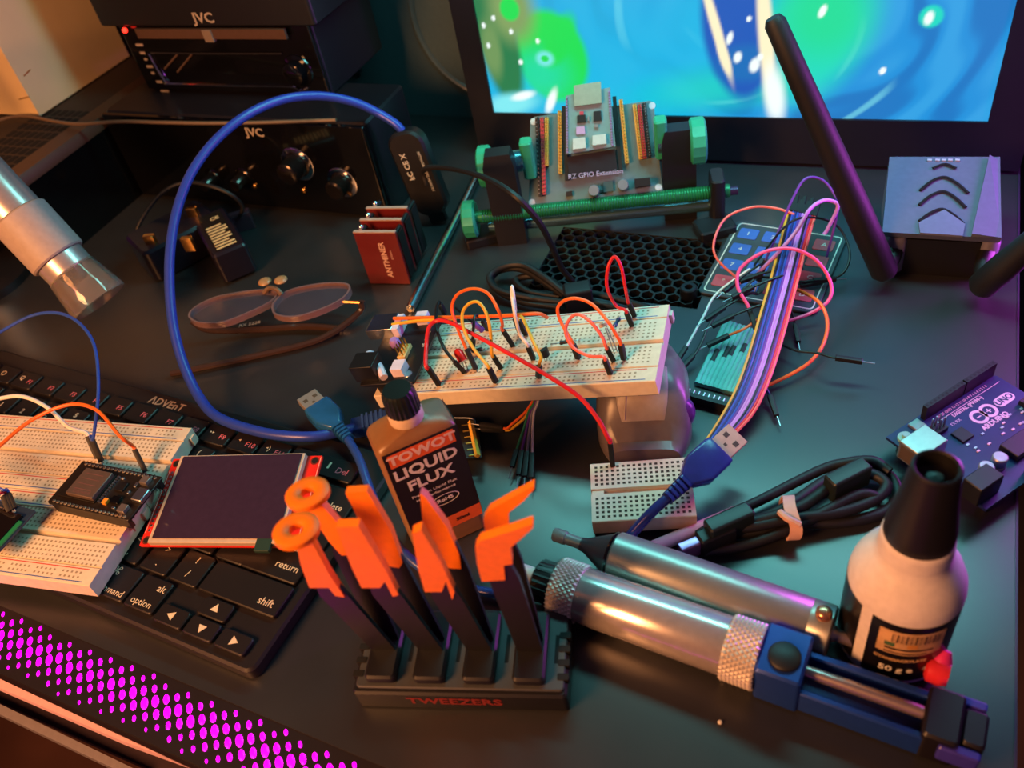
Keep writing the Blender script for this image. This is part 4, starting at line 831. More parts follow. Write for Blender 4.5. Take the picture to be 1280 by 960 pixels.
seg_on(p1, a, u1, -30, -16, [(2.9, 0), (3.2, .5), (3.2, 6), (2.7, 6.4), (2.7, 14)], 'nozzle', mat('nozzle_smoke', '#8f9a98', .25, trans=.3))
kb_ = a+u1*(L1_-4)+UPZ*(R1-.6)
W(p1).lathe_on(kb_, kb_+UPZ*4, [(2.6, 0), (3.2, .6), (3.2, 2.6), (2.4, 3.6), (1, 4)], 16).build('release_button', mat('button_copper', '#c88a6a', .25, .8), p1)
LR_ = (P(1155, 850, 11)-b).length
seg_on(p1, a, u1, L1_, L1_+LR_*.68, [(3.4, 0), (3.4, 1), (2.6, 2), (2.6, LR_*.68)], 'plunger_rod', mat('rod_pinkish', '#b8a4a0', .3, .8)); seg_on(p1, a, u1, L1_+LR_*.68, L1_+LR_, [(1.5, 0), (1.5, LR_*.32)], 'plunger_tip', mat('rod_pinkish', '#b8a4a0', .3, .8))
RD_ = mat('knob_red', '#d8303c', .3)
e = a+u1*(L1_+LR_); W(p1).lathe_on(e-u1*1, e+u1*7, [(3, 0), (5, 1), (5.4, 5), (4.4, 8)], 18).build('plunger_knob', RD_, p1); W(p1).lathe_on(e+u1*3, e+u1*3+Vector((2, 6, 6)), [(3.6, 0), (3.6, 5), (2, 8.5)], 14).build('knob_lobe', mat('knob_magenta', '#d83078', .3), p1)
# blue one (nearer)
z2 = 12.5; a = P(712, 738, z2); b = P(1185, 905, z2); u2 = (b-a).normalized(); LL = (b-a).length; R2 = 12.3
p2 = pump('desoldering_pump', 'chrome and blue desoldering pump with knurled collars and white nozzle', a, b)
c1 = (P(925, 814, z2)-a).length; c2 = (P(952, 826, z2)-a).length; c3 = (P(990, 838, z2)-a).length
CHR = mat('pump_chrome', '#cdc4be', .22, .65); KNM = mat('knurl_steel', '#cfc6bc', .4, .45)
knurl(p2, a, u2, -6, 6, R2, KNM); seg_on(p2, a, u2, 6, c1-5, [(R2-.6, 0), (R2-.4, .5), (R2-.4, c1-11.5), (R2-.6, c1-11)], 'barrel', CHR, 48); knurl(p2, a, u2, c1-5, c1+8, R2+.3, KNM)
seg_on(p2, a, u2, -16, -6, [(7, 0), (8.6, 1), (9.2, 9.4), (8.8, 10)], 'collar', mat('collar_black', '#141416', .4)); 
m = W(p2); m.M = m.M @ m.axis(a-u2*15, a-u2*7)
for i in range(20): m.box(*(lambda c, s_: (8.7*c-.5, 8.7*c+.5, 8.7*s_-.5, 8.7*s_+.5))(math.cos(i*.314), math.sin(i*.314)), .5, 7.5)
m.build('collar_ribs', mat('collar_black', '#141416', .4), p2)
seg_on(p2, a, u2, -31, -16, [(4.0, 0), (4.4, .6), (4.4, 15)], 'nozzle', mat('nozzle_cream', '#e6d8d0', .45))
BLU = mat('pump_blue', '#1c3f94', .3, .3)
e0 = a+u2*(c1+8); side = u2.cross(UPZ).normalized()
PM2 = Matrix((u2, -side, UPZ)).transposed().to_4x4(); PM2.translation = e0; LB_ = LL-c1-8
m = W(p2); m.M = m.M @ PM2; m.rbox(0, 17, -R2+1.4, R2-1.4, -R2+.4, R2-2, 1.5, 1).build('head_block', BLU, p2)
m = W(p2); m.M = m.M @ PM2; m.lathe_on((9, -2, R2-2.2), (9, -2, R2), [(6, 0), (6, 1.4), (5, 2.2)], 24).build('release_button', mat('button_black', '#15151a', .5), p2)
for s_ in (1, -1):
    m = W(p2); m.M = m.M @ PM2; m.rbox(15, LB_-6, *((6.4, 9.6) if s_ > 0 else (-9.6, -6.8)), -R2+.6, 1.5, 1, .6).build('side_rail', BLU, p2)
m = W(p2); m.M = m.M @ PM2; m.rbox(15, LB_-6, -9.4, 9.4, -R2+.4, -R2+5, .8, .5).build('bottom_rail', mat('pump_blue_deep', '#122a6c', .35, .2), p2)
m = W(p2); m.M = m.M @ PM2; m.cyl((15, 0, 2), (LB_-8, 0, 2), 2.4, seg=16, c=.3).build('plunger_rod', mat('rod_pinkish', '#b8a4a0', .3, .8), p2)
m = W(p2); m.M = m.M @ PM2; m.rbox(LB_-8, LB_+4, -10, 10, -R2+.3, 6, 2, 1).build('end_block', mat('end_black', '#141018', .4), p2)
m = W(p2); m.M = m.M @ PM2; m.rbox(LB_+4, LB_+12, -7, 7, -10, 4, 2, 1).build('plunger_knob', mat('end_black', '#141018', .4), p2)
for s_ in (9.5, -9.5): m = W(p2); m.M = m.M @ PM2; m.rbox(LB_-2, LB_+11, s_-1.8, s_+1.8, -6, 3, 1, .6).build('end_wing', mat('wing_violet', '#3a34a0', .3), p2)
# ================================================================ dropper bottle
DB = P(1112, 797, 0)
db = thing('dropper_bottle', 'white plastic dropper bottle with black cone cap and dark label', 'bottle', TR(DB))
WB = mat('bottle_white', '#dcd4d0', .4); RB = 20.0
MB().lathe([(RB-2, 0), (RB, 1.5), (RB, 44), (RB-.6, 48), (RB-2.5, 53), (RB-6, 58.5), (RB-7.6, 61), (12.4, 63), (12.2, 68), (12, 70), (11.2, 71)], 48).build('body', WB, db)
MB().lathe([(11, 70), (11.6, 71), (11.5, 76), (9, 92), (7.8, 104), (7.6, 105.5), (6.9, 106), (6.2, 105.4), (5.8, 100), (3, 99.4), (2.6, 101.2), (.3, 101.8)], 36).build('cone_cap', mat('cap_black', '#131315', .45), db)
def arc_label(a0, a1, z0, z1, r, nm, mm, n=16):
    m = MB(); P_ = [math.radians(a0+(a1-a0)*k/n) for k in range(n+1)]
    m.loft([[(rr_*math.cos(t), rr_*math.sin(t), z) for t in P_] for rr_, z in ((r, z0), (r, z1))], cap=False, closed=False); return m.build(nm, mm, db)
DL = mat('bottle_label_dark', '#17120f', .35, var=.6, scale=160)
arc_label(-260, -131, 4, 42, RB+.15, 'label', DL); arc_label(-118, -20, 4, 42, RB+.15, 'label', mat('bottle_label_black', '#100d0d', .35))
arc_label(-108, -42, 23, 38, RB+.25, 'label_panel', mat('label_gold', '#c8a070', .45, var=.25, scale=120))
for i in range(22):
    w_ = (.9, .45, 1.4, .5)[i % 4]; arc_label(-95+i*2.2, -95+i*2.2+w_*1.0, 31, 36.5, RB+.35, 'barcode_bar', mat('bar_dark', '#1c120c', .5), 1)
arc_label(-100, -52, 26, 27.2, RB+.35, 'print_line', mat('bar_dark', '#1c120c', .5), 10); arc_label(-100, -58, 23.8, 24.6, RB+.35, 'print_line', mat('bar_dark', '#1c120c', .5), 10)
for az, cl in ((-96, '#4a6a48'), (-74, '#c88a40')): arc_label(az-5, az+5, 28, 30.6, RB+.36, 'print_emblem', mat('emblem_'+cl, cl, .5), 4)
def cyl_text(st, size, m_, az, z, r):
    o = text(st, size, m_, db, TR(), bold=.12); me = o.data.copy(); o.data = me
    for v in me.vertices:
        t = math.radians(az)+v.co.x/(r*S); zz = v.co.y; v.co = (math.cos(t)*(r*S+v.co.z), math.sin(t)*(r*S+v.co.z), zz+z*S)
cyl_text('50 g e', 5, INK, -84, 12, RB+.35); cyl_text('CYANOACRYLATE', 2.2, mat('label_gold', '#c8a070', .45), -82, 19, RB+.35)
# ================================================================ uno style board
UM = TR((55.4, 309.2, 0), 53)
un = thing('arduino_board', 'blue microcontroller board with silver usb socket and infinity logo', 'circuit board', UM)
UZ = 10.7; UB = mat('pcb_blue', '#1d2a5c', .35, var=.15, scale=60)
MB().prism([(-34.3, -26.6), (30.3, -26.6), (32, -25), (32, -12), (34.3, -9.5), (34.3, 22), (32, 24.5), (32, 26.6), (-34.3, 26.6)], UZ-1.6, UZ).build('board', UB, un)
for x, y in ((-28, 22), (28, 20), (-26, -22), (26, -22)): MB().cyl((x, y, 0), (x, y, UZ-1.6), 2.2, seg=10).build('standoff', BLACK, un)
def hdr(x0, x1, y):
    h_ = MB().box(x0, x1, y-1.25, y+1.25, UZ, UZ+8.5).build('header', BLACK, un); m = MB(); n = round((x1-x0)/2.54)
    for i in range(n): xx = x0+1.27+i*2.54; m.box(xx-.55, xx+.55, y-.55, y+.55, UZ+8.5, UZ+8.55)
    m.build('header_holes', mat('hole_black', '#0c0808', .8), h_)
hdr(-13.5, 11.9, 24.2); hdr(12.9, 33.2, 24.2); hdr(-6.5, 13.8, -24.2); hdr(15.8, 31, -24.2)
MB().rbox(-40, -24, 3.5, 15.8, UZ, UZ+10.8, .4, .3).build('usb_socket', mat('socket_silver', '#c9ccc6', .3, .9), un)
MB().box(-40.3, -39.9, 5, 14.4, UZ+1.4, UZ+9.4).build('socket_mouth', HOLE, un)
MB().rbox(-36.5, -22.5, -23.5, -14.6, UZ, UZ+11, .6, .4).build('power_jack', BLACK, un)
for x, y in ((-20, -14), (-11.5, -14)):
    MB().lathe_on((x, y, UZ), (x, y, UZ+6.4), [(3.3, 0), (3.3, .8), (3, 1.2), (3.2, 1.6), (3.2, 6), (2.8, 6.4)], 20).build('capacitor', mat('cap_silver', '#c4bcc4', .3, .8), un)
MB().rbox(-22, -16, 19.6, 25.4, UZ, UZ+1.6, .3, .2).build('reset_base', mat('reset_steel', '#9ea8a8', .3, .8), un); MB().lathe_on((-29, 20.5, UZ), (-29, 20.5, UZ+3.6), [(3.4, 0), (3.4, 1.6), (1.7, 1.7), (1.7, 3.6)], 14).build('reset_button', mat('reset_teal', '#7fb8ac', .35), un)
m = MB()
for i in range(3):
    for k in range(2): m.box(-17.2+i*2.54, -16.6+i*2.54, 14+k*2.54, 14.6+k*2.54, UZ, UZ+8.5)
m.build('programming_pins', TIN, un); m = MB()
for i in range(3):
    for k in range(2): m.box(27+k*2.54, 27.6+k*2.54, -3+i*2.54, -2.4+i*2.54, UZ, UZ+8.5)
m.build('programming_pins', TIN, un)
MB().box(-18.4, -10.6, 12.6, 18, UZ, UZ+2.5).build('pin_base', BLACK, un); MB().box(25.8, 31, -4.4, 4.2, UZ, UZ+2.5).build('pin_base', BLACK, un)
MB().rbox(-4, 32, -17.6, -8.4, UZ+.6, UZ+4, .4, .3).build('processor', BLACK, un)
MB().rbox(-12, -5, 3, 10, UZ, UZ+1.2, .3, .2).build('usb_chip', BLACK, un)
SK = mat('silkscreen_pink', '#d8a8cc', .5)
for x in (6.5, 12.9):
    m = MB(); m.M = TR((x, 9.6, UZ)); m.loft([[(r*math.cos(2*math.pi*k/24), r*math.sin(2*math.pi*k/24), z) for k in range(24)] for r, z in ((4.2, 0), (4.2, .08), (2.7, .08), (2.7, 0))], cap=False); m.build('logo_ring', SK, un)
MB().box(5.2, 7.8, 9.3, 9.9, UZ, UZ+.08).build('logo_minus', SK, un); m = MB(); m.box(11.6, 14.2, 9.3, 9.9, UZ, UZ+.08); m.box(12.6, 13.2, 8.3, 10.9, UZ, UZ+.09); m.build('logo_plus', SK, un)
m = MB(); m.rbox(18.2, 29.5, 7.2, 12.6, UZ, UZ+.08, 2.6, 0).build('logo_pill', SK, un); text('UNO', 4.4, UB, un, TR((23.8, 9.9, UZ+.1)), bold=.15)
text('ARDUINO', 3.6, SK, un, TR((9.8, 3.6, UZ+.05)), bold=.15)
text('DIGITAL (PWM~)', 2.6, SK, un, TR((8, 17, UZ+.05)), bold=.08); MB().box(-8, 32, 18.6, 18.9, UZ, UZ+.06).build('print_line', SK, un)
text('TX RX', 2.2, SK, un, TR((-4, 13.6, UZ+.05))); text('AREF GND 13 12 11 10 9 8 7 6 5 4 3 2 1 0', 2.0, SK, un, TR((9, 20.6, UZ+.05)), sx=.92)
text('ANALOG IN', 2.2, SK, un, TR((22, -20.2, UZ+.05))); text('POWER', 2.2, SK, un, TR((3, -20.2, UZ+.05)))
random.seed(5)
for i in range(16): x, y = random.uniform(-12, 24), random.uniform(-6, 2); MB().box(x, x+1.6, y, y+.9, UZ, UZ+.5).build('component', TIN if i % 2 else SK, un)
# ================================================================ blue translucent usb leads
TB = mat('translucent_blue', '#3a62c0', .2, trans=.55); SHD = mat('braid_steel', '#8c9ab8', .4, .7)
def usb_end(o, tip, back, col, sock='#c9b0a0', up=UPZ):
    """metal shell at tip, moulded body behind it"""
    u_ = (back-tip).normalized(); n_ = (up-u_*up.dot(u_)).normalized(); s_ = u_.cross(n_)
    M = Matrix((s_, u_, n_)).transposed().to_4x4(); M.translation = tip
    def w_(): m = W(o); m.M = m.M @ M; return m
    sh_ = w_().rbox(-6, 6, 0, 13, -2.3, 2.3, .5, .3).build('metal_plug', mat('usb_shell_'+sock, sock, .4, .5), o)
    for x in (-3, 3): w_().box(x-1.2, x+1.2, 4, 6.6, 2.25, 2.36).build('plug_window', HOLE, o)
    w_().box(-.8, .8, 8.6, 10, 2.25, 2.36).build('plug_window', HOLE, o)
    w_().loft([rrm(7.6, 4, 1.6, 13), rrm(8, 4.4, 1.8, 15), rrm(8, 4.4, 1.8, 27), rrm(5, 3.6, 1.6, 33), rrm(3, 3, 1.4, 36)]).build('moulded_body', col, o, 40)
    for i in range(5): w_().loft([rrm(3.6-i*.15, 3.6-i*.15, 1.6, 36+i*2.6), rrm(3.6-i*.15, 3.6-i*.15, 1.6, 37.5+i*2.6)]).build('strain_ring', col, o)
    return M @ Vector((0, 36, 0)), u_
def rrm(hx_, hz_, r, y, n=4):
    return [(p[0], y, p[1]) for p in [(q[0], q[1]) for q in rr(hx_, hz_, r, 0, n)]][::-1]
ub = thing('blue_usb_cable', 'translucent blue usb lead with silver plug beside the flux bottle', 'cable', TR(P(384, 496, 0)))
e_, u_ = usb_end(ub, P(384, 496, 13), P(432, 545, 14), mat('translucent_teal_blue', '#2f78b8', .2, trans=.5), '#a09c98')
W(ub).tube([e_-u_*2, e_+u_*8, P(448, 572, 15), P(460, 605, 14), P(476, 645, 12), P(500, 685, 9), P(530, 712, 6), P(570, 731, 4), P(620, 742, 4), P(660, 742, 5)], 2.3, 10).build('cable', TB, ub); W(ub).tube([e_, e_+u_*8, P(448, 572, 15), P(460, 605, 14), P(476, 645, 12), P(500, 685, 9), P(530, 712, 6), P(570, 731, 4), P(620, 742, 4), P(660, 742, 5)], 1.5, 8).build('braid', SHD, ub)
uc = thing('violet_usb_cable', 'translucent violet blue usb lead with plug coloured by warm light over mini breadboard', 'cable', TR(P(912, 550, 0)))
TV = mat('translucent_violet', '#3c4ca8', .2, trans=.5)
e_, u_ = usb_end(uc, P(921, 543, 24), P(845, 613, 22), TV, '#d8a48c', Vector((.35, -.35, 1)))  # orange shell colour stands for the warm light on the plug
pth = [e_-u_*2, e_+u_*10, P(815, 640, 19), P(792, 665, 12), P(770, 690, 5), P(752, 708, 4)]
W(uc).tube(pth, 2.4, 10).build('cable', TV, uc); W(uc).tube(pth, 1.6, 8).build('braid', SHD, uc)
# ================================================================ black cable bundle
bk_ = thing('black_cable_bundle', 'black usb lead folded in a loop and tied with beige band', 'cable', TR(P(985, 645, 0)))
def ct_(pts, r=2.6): W(bk_).tube([P(*p) for p in pts], r, 10, 6).build('cable', RUB, bk_)
ct_([(905, 668, 4), (950, 664, 4), (1000, 655, 4), (1060, 652, 4), (1105, 640, 4), (1122, 618, 5), (1108, 592, 6), (1070, 586, 7), (1030, 602, 8), (985, 633, 9), (935, 655, 7), (890, 672, 5)])
ct_([(890, 660, 8), (940, 658, 9), (990, 648, 10), (1050, 640, 9), (1092, 625, 9), (1108, 606, 10), (1085, 592, 11), (1045, 604, 12), (1000, 634, 12), (950, 650, 10), (905, 658, 8)])
ct_([(870, 668, 4), (900, 648, 5), (945, 628, 6), (990, 605, 7), (1025, 588, 8), (1050, 580, 9), (1090, 576, 11), (1112, 590, 10)], 2.4)
ct_([(880, 690, 4), (930, 682, 4), (985, 662, 7), (1030, 640, 10), (1075, 618, 11), (1100, 622, 9)], 2.4)
m = W(bk_); aa, bb_ = P(987, 632, 16), P(990, 664, 10)
M_ = Matrix.Translation(P(988, 647, 8)) @ Matrix.Rotation(math.radians(20), 4, 'Z')
m.M = m.M @ M_; m.loft([[(x+math.sin(t*3)*.6, 11*math.cos(t)*s_, 7.5*math.sin(t)*s_) for t in [2*math.pi*k/24 for k in range(24)]] for x, s_ in ((-2.6, 1), (2.6, 1), (2.6, .88), (-2.6, .88), (-2.6, 1))], cap=False); m.build('tie_band', mat('band_beige', '#d8a890', .6), bk_)
W(bk_).tube([P(975, 640, 14), P(984, 648, 15), P(1000, 656, 13)], 1.6, 8).build('band_twist', mat('band_beige', '#d8a890', .6), bk_)
m = W(bk_); a, b = P(850, 691, 8), P(886, 676, 8); m.M = m.M @ m.axis(a, b); m.rbox(-2.4, 2.4, -4.4, 4.4, 0, 9, .8, .3).build('metal_plug', mat('plug_violet', '#a878b0', .3, .8), bk_)
m = W(bk_); m.M = m.M @ m.axis(a, b); m.rbox(-4, 4, -6, 6, 9, 26, 1.4, .8).build('moulded_body', BLACK, bk_)
m = W(bk_); a, b = P(884, 668, 12), P(938, 644, 12); m.M = m.M @ m.axis(a, b); m.rbox(-4, 4, -6.5, 6.5, 0, (b-a).length, 1.4, .8).build('moulded_body', mat('mould_green_black', '#1a2422', .4), bk_)
m = W(bk_); a, b = P(1035, 612, 14), P(1082, 588, 14); m.M = m.M @ m.axis(a, b); m.rbox(-4, 4, -6.5, 6.5, 0, (b-a).length, 1.4, .8).build('moulded_body', mat('mould_green_black', '#1a2422', .4), bk_)
# ---- stylus
a, b = P(790, 696, 4), P(922, 639, 4); sy = thing('pink_stylus', 'pale pink plastic rod lying between pump and mini breadboard', 'stylus', TR(a))
W(sy).cyl(a, b, 3.2, 2.9, seg=16, c=.5).build('rod', mat('rod_pink', '#d8a8b4', .45), sy); u_ = (b-a).normalized(); W(sy).cyl(b, b+u_*4, 1.6, 1.2, seg=12).build('tip', mat('rod_pink', '#d8a8b4', .45), sy)
# ================================================================ keypad
KM_ = TR((-60.9, 432.3, 0), -5.8); kp = thing('membrane_keypad', 'flat dark keypad with blue and red square keys under the ribbon cable', 'keypad', KM_)
MB().rbox(-34.5, 34.5, -38.5, 38.5, 0, 2, 3.5, .4).build('base', mat('keypad_grey', '#3a4248', .5), kp)
m = MB(); q = [rr(32, 36, 2.5, z) for z in (2, 2.06)]; q2 = [rr(31.3, 35.3, 2.2, z) for z in (2.06, 2)]
m.loft([q[0], q[1], q2[0], q2[1]], cap=False); m.build('border_line', INK, kp)
KB_ = mat('keypad_blue', '#3f62b4', .45); KR_ = mat('keypad_red', '#c4505c', .45)
for r_, row in enumerate(('123A', '456B', '789C', '*0#D')):
    for c_, ch in enumerate(row):
        red = ch in 'ABCD*#'; x, yy = -23.2+c_*15.5, 25-r_*16.6
        k_ = MB().rbox(x-6, x+6, yy-5.4, yy+5.4, 2, 2.5, 1.2, .2, 3).build('key', KR_ if red else KB_, kp); text(ch, 5, INK, k_, TR((x, yy, 2.52)), 'legend')
# ================================================================ ribbon cable
rb = thing('ribbon_cable', 'flat rainbow ribbon of jumper wires lying across the keypad', 'cable', TR(P(965, 420, 0)))
cols_ = ['yellow', 'teal', 'navy', 'blue', 'navy', 'purple', 'lilac', 'pink' if 0 else 'white', 'purple', 'black', 'red', 'salmon']
cols_ = ['yellow', 'black', 'blue', 'navy', 'blue', 'purple', 'lilac', 'lilac', 'black', 'purple', 'red', 'salmon']; n_ = len(cols_)
for i, cl in enumerate(cols_):
    t = i/(n_-1); L_ = lambda a_, b_, z: P(a_[0]+(b_[0]-a_[0])*t, a_[1]+(b_[1]-a_[1])*t, z)
    pts = [L_((986, 262), (1019, 270), 26), L_((980, 285), (1012, 292), 25), L_((966, 340), (998, 346), 22), L_((950, 395), (984, 401), 18), L_((934, 450), (968, 456), 14), L_((920, 487), (952, 497), 11), L_((906, 514), (940, 518), 9), L_((892, 537), (928, 532), 8), L_((880, 555), (912, 548), 7)]
    W(rb).tube(pts, .82, 7, 6).build('wire', wmat(cl), rb)
    d_ = (pts[0]-pts[1]).normalized()
    for (p, q, zz) in ((pts[0]-d_, pts[0]+d_*(7+4*(i % 3)), 0), (pts[-1], pts[-1]+(pts[-1]-pts[-2]).normalized()*12, 0)):
        m = W(rb); m.M = m.M @ m.axis(p, q); m.rbox(-.95, .95, -1.2, 1.2, 0, (q-p).length, .2, .1, 2).build('plug', RUB, rb)
# ---- loose jumper wires round the ribbon
def lj(lab, cl, pts, r=.75, **k): V_ = [P(*p) for p in pts]; return jumper(lab, cl, (V_[0], V_[1]-V_[0]), V_[2:-2], (V_[-1], V_[-2]-V_[-1]), r=r, **k)
lj('salmon jumper wire looping left of the ribbon over the keypad', 'salmon', [(925, 352, 5), (917, 341, 8), (896, 323, 14), (893, 300, 20), (908, 272, 26), (940, 259, 30), (968, 260, 29), (988, 266, 27), (992, 268, 26)], plug=False, plug1=False)
lj('mauve jumper wire with the tallest loop above the ribbon end', 'purple', [(948, 352, 8), (955, 332, 16), (972, 292, 28), (990, 250, 42), (1006, 224, 50), (1026, 224, 48), (1041, 240, 42), (1047, 262, 34), (1042, 290, 22), (1034, 318, 8)], plug1=False)
lj('lilac jumper wire arching over the ribbon plugs', 'lilac', [(938, 352, 9), (950, 338, 16), (975, 313, 28), (996, 288, 36), (1012, 262, 42), (1028, 251, 43), (1042, 252, 40), (1047, 260, 36), (1044, 272, 30), (1032, 290, 22)], r=1.1, plug=False, plug1=False)
lj('thin black jumper wire making a wide loop right of ribbon', 'black', [(945, 330, 20), (960, 300, 28), (985, 280, 32), (1018, 272, 30), (1048, 284, 22), (1062, 315, 14), (1055, 340, 8), (1030, 352, 5), (1000, 357, 5)], plug=False, r=.7)
lj('crimson jumper wire circling across the ribbon middle', 'pink', [(945, 412, 10), (936, 385, 16), (922, 358, 22), (926, 335, 28), (955, 315, 34), (990, 311, 34), (1020, 325, 28), (1038, 352, 18), (1036, 375, 12), (1012, 392, 8), (985, 402, 6), (968, 406, 5)], r=1.0, plug1=False)
lj('orange jumper wire curling over the desk right of ribbon', 'orange', [(990, 359, 8), (1000, 364, 10), (1022, 376, 12), (1034, 400, 10), (1030, 428, 8), (1015, 450, 6), (992, 466, 5), (968, 477, 4), (952, 486, 4)], r=1.0, plug=False, plug1=False)
lj('black jumper wire ending in a raised plug on bare desk', 'black', [(1078, 452, 13), (1044, 447, 14), (1020, 441, 12), (995, 438, 9), (976, 432, 7), (965, 425, 6)], plug1=False, r=.7)
lj('dark blue jumper wire ending in plug below the ribbon', 'navy', [(971, 520, 4), (961, 492, 6), (955, 480, 8), (948, 462, 8), (944, 450, 8)], plug1=False)
lj('short black jumper wire with plug poking from under the ribbon', 'black', [(998, 428, 3), (993, 402, 5), (990, 392, 6), (985, 380, 8), (980, 370, 10)], plug1=False)
lj('black jumper wire pointing right along the antenna foot', 'black', [(1045, 349, 6), (1015, 351, 7), (1000, 352, 8), (975, 350, 12), (950, 345, 14)], plug1=False)
lj('white and black jumper wire reaching left with bare pin', 'white', [(844, 455, 4), (864, 424, 7), (878, 398, 10), (895, 368, 14), (915, 350, 18), (935, 338, 20)], plug1=False)
lj('black jumper wire beside the white one with bare pin', 'black', [(849, 464, 4), (868, 443, 6), (877, 428, 8), (892, 398, 12), (915, 370, 16), (940, 352, 18)], plug1=False)
lj('orange jumper wire with bare pin crossing the teal tubes', 'orange', [(884, 432, 7), (920, 415, 10), (932, 410, 11), (945, 402, 12), (955, 392, 12)], plug1=False)
for i, (a, b) in enumerate((((882, 400), (918, 376)), ((890, 408), (930, 388)), ((905, 365), (935, 340)), ((925, 352), (965, 338)), ((915, 372), (955, 352)))):
    V0, V1 = P(*a, 13+i*1.4), P(*b, 17+i*1.4); lab = ('nearest the white wire', 'second in the dark bunch', 'third in the dark bunch, upper left', 'crossing under the ribbon', 'below the crossing one')[i]
    jumper('short black jumper plug '+lab, 'black', (V0, V1-V0), [V1+(V1-V0)*.5-UPZ*2], (V1+(V1-V0)*.9-UPZ*6, V0-V1), plug1=False, clen=13)
# ---- teal shrink tubes
TT = mat('tube_teal', '#7fdcd0', .22, trans=.3)
for i in range(9):
    t = i/8; a = P(871+t*44, 480+t*12, 1.6); b = P(908+t*44, 402+t*14, 1.6)
    o = thing('shrink_tube', 'teal heat shrink tube, '+('leftmost', 'second from left', 'third from left', 'fourth from left', 'middle one', 'fourth from right', 'third from right', 'second from right', 'rightmost')[i]+' of the row beside the ribbon', 'tube', TR(a), 'row of teal shrink tubes')
    d_ = (b-a); m = W(o); L_ = d_.length; m.lathe_on(a, b, [(1.3, 0), (1.55, 0), (1.55, L_), (1.3, L_), (1.3, 0)], 12); m.build('sleeve', TT, o)
    if i in (1, 3, 4, 6): W(o).cyl(a+d_*(.3+.05*i), a+d_*(.5+.04*i), 1.65, seg=12).build('dark_band', mat('tube_dark', '#1c3434', .5), o)
# ---- socket strip, nut, crumb
a, b = P(853, 500, 0), P(912, 516, 0); an = math.degrees(math.atan2((b-a).y, (b-a).x)); L_ = (b-a).length
ss = thing('socket_strip', 'short black pin socket strip lying left of the ribbon end', 'connector', TR((a+b)/2, an))
MB().box(-L_/2, L_/2, -1.3, 1.3, 0, 6).build('housing', BLACK, ss)
m = MB()
for i in range(9): m.cyl((-L_/2+2+i*(L_-4)/8, 1.2, 3), (-L_/2+2+i*(L_-4)/8, 6, 3.4), .35, seg=6)
m.build('pin_row', TIN, ss)
nt_ = thing('rubber_spacer', 'small black ring spacer on the desk between breadboard and keypad', 'spacer', TR(P(861, 370, 0)))
MB().lathe([(2.2, 0), (5, 0), (5.2, 1), (5, 6.5), (4.4, 7), (2.4, 7), (2.2, 6.4), (2.2, 0)], 20, cap=False).build('ring', mat('ring_black', '#17191c', .3), nt_)
cr = MB(TR()); cr = thing('solder_crumb', 'tiny pale crumb on the dark desk front', 'crumb', TR(P(900, 904, 0))); MB().ball((0, 0, .8), 1, 6, 4, .8).build('blob', INK, cr)
# ================================================================ circuit board holder
hb0, hb1 = P(661, 257, 24), P(829, 239, 24); he = (hb1-hb0); he.z = 0; he.normalize(); hh = Vector((he.y, -he.x, 0)); HN = (hh*math.cos(math.radians(38))+UPZ*math.sin(math.radians(38))).normalized()
ha = math.degrees(math.atan2(he.y, he.x)); hv = HN.cross(he).normalized(); hv = hv if hv.z > 0 else -hv
ho = thing('board_holder', 'green and black adjustable circuit board vise before the monitor', 'vise', TR(Vector((hb0.x+hb1.x, hb0.y+hb1.y, 0))/2, ha))
GRN = mat('knob_green', '#2c9c74', .4); RODG = mat('rod_green', '#1f7a4c', .35, .3); RODT = mat('rod_teal', '#5f8f9c', .25, .8); HBK = mat('vise_black', '#16181c', .42)
def hp(px, py, z): return P(px, py, z)
r0, r1 = hp(592, 272, 22), hp(912, 238, 22)
W(ho).cyl(r0, r1, 4.2, seg=18).build('threaded_rod', RODG, ho)
m = W(ho); d_ = (r1-r0); n_ = 90
for i in range(n_): c_ = r0+d_*((i+4)/(n_+8)); m.lathe_on(c_-d_.normalized()*.6, c_+d_.normalized()*.6, [(4.2, 0), (4.8, .6), (4.2, 1.2)], 14)
o_ = m.build('thread', RODG, ho); o_['kind'] = 'stuff'
W(ho).cyl(hp(612, 283, 9), hp(905, 254, 9), 4.2, seg=18).build('guide_rod', RODT, ho)
def knob(px, py, z, ax, r, l, nm='knob'):
    c_ = P(px, py, z); loops = []; m = W(ho); m.M = m.M @ m.axis(c_-ax*l/2, c_+ax*l/2)
    for q, rr_ in ((0, .86), (.12, 1), (.88, 1), (1, .86)): loops.append([((r*rr_+(.5 if k % 2 else 0))*math.cos(2*math.pi*k/28), (r*rr_+(.5 if k % 2 else 0))*math.sin(2*math.pi*k/28), l*q) for k in range(28)])
    m.loft(loops); return m.build(nm, GRN, ho, 30)
knob(588, 274, 20, he, 12, 9); 
# clamp pillars
def pillar(cpx, zt, half, name, zb=0, dep=9):
    pass
for (bx, by, tx, ty, w_) in ((640, 300, 632, 195, 20), (851, 268, 851, 165, 21)):
    b_ = P(bx, by, 4); t_ = PPl(tx, ty, b_+he*0, hh); 
    m = W(ho); c0 = b_-hh*0
    zt = min(t_.z, 85)
    q = [c0-he*w_*.5, c0+he*w_*.5, c0+he*w_*.5-hh*14, c0-he*w_*.5-hh*14]
    m.loft([[v*Vector((1, 1, 0)) if False else Vector((v.x, v.y, 0)) for v in q], [Vector((v.x, v.y, zt-8)) for v in q], [Vector(((v.x*.8+(c0-hh*7).x*.2), (v.y*.8+(c0-hh*7).y*.2), zt)) for v in q]]); m.build('pillar', HBK, ho, 30)
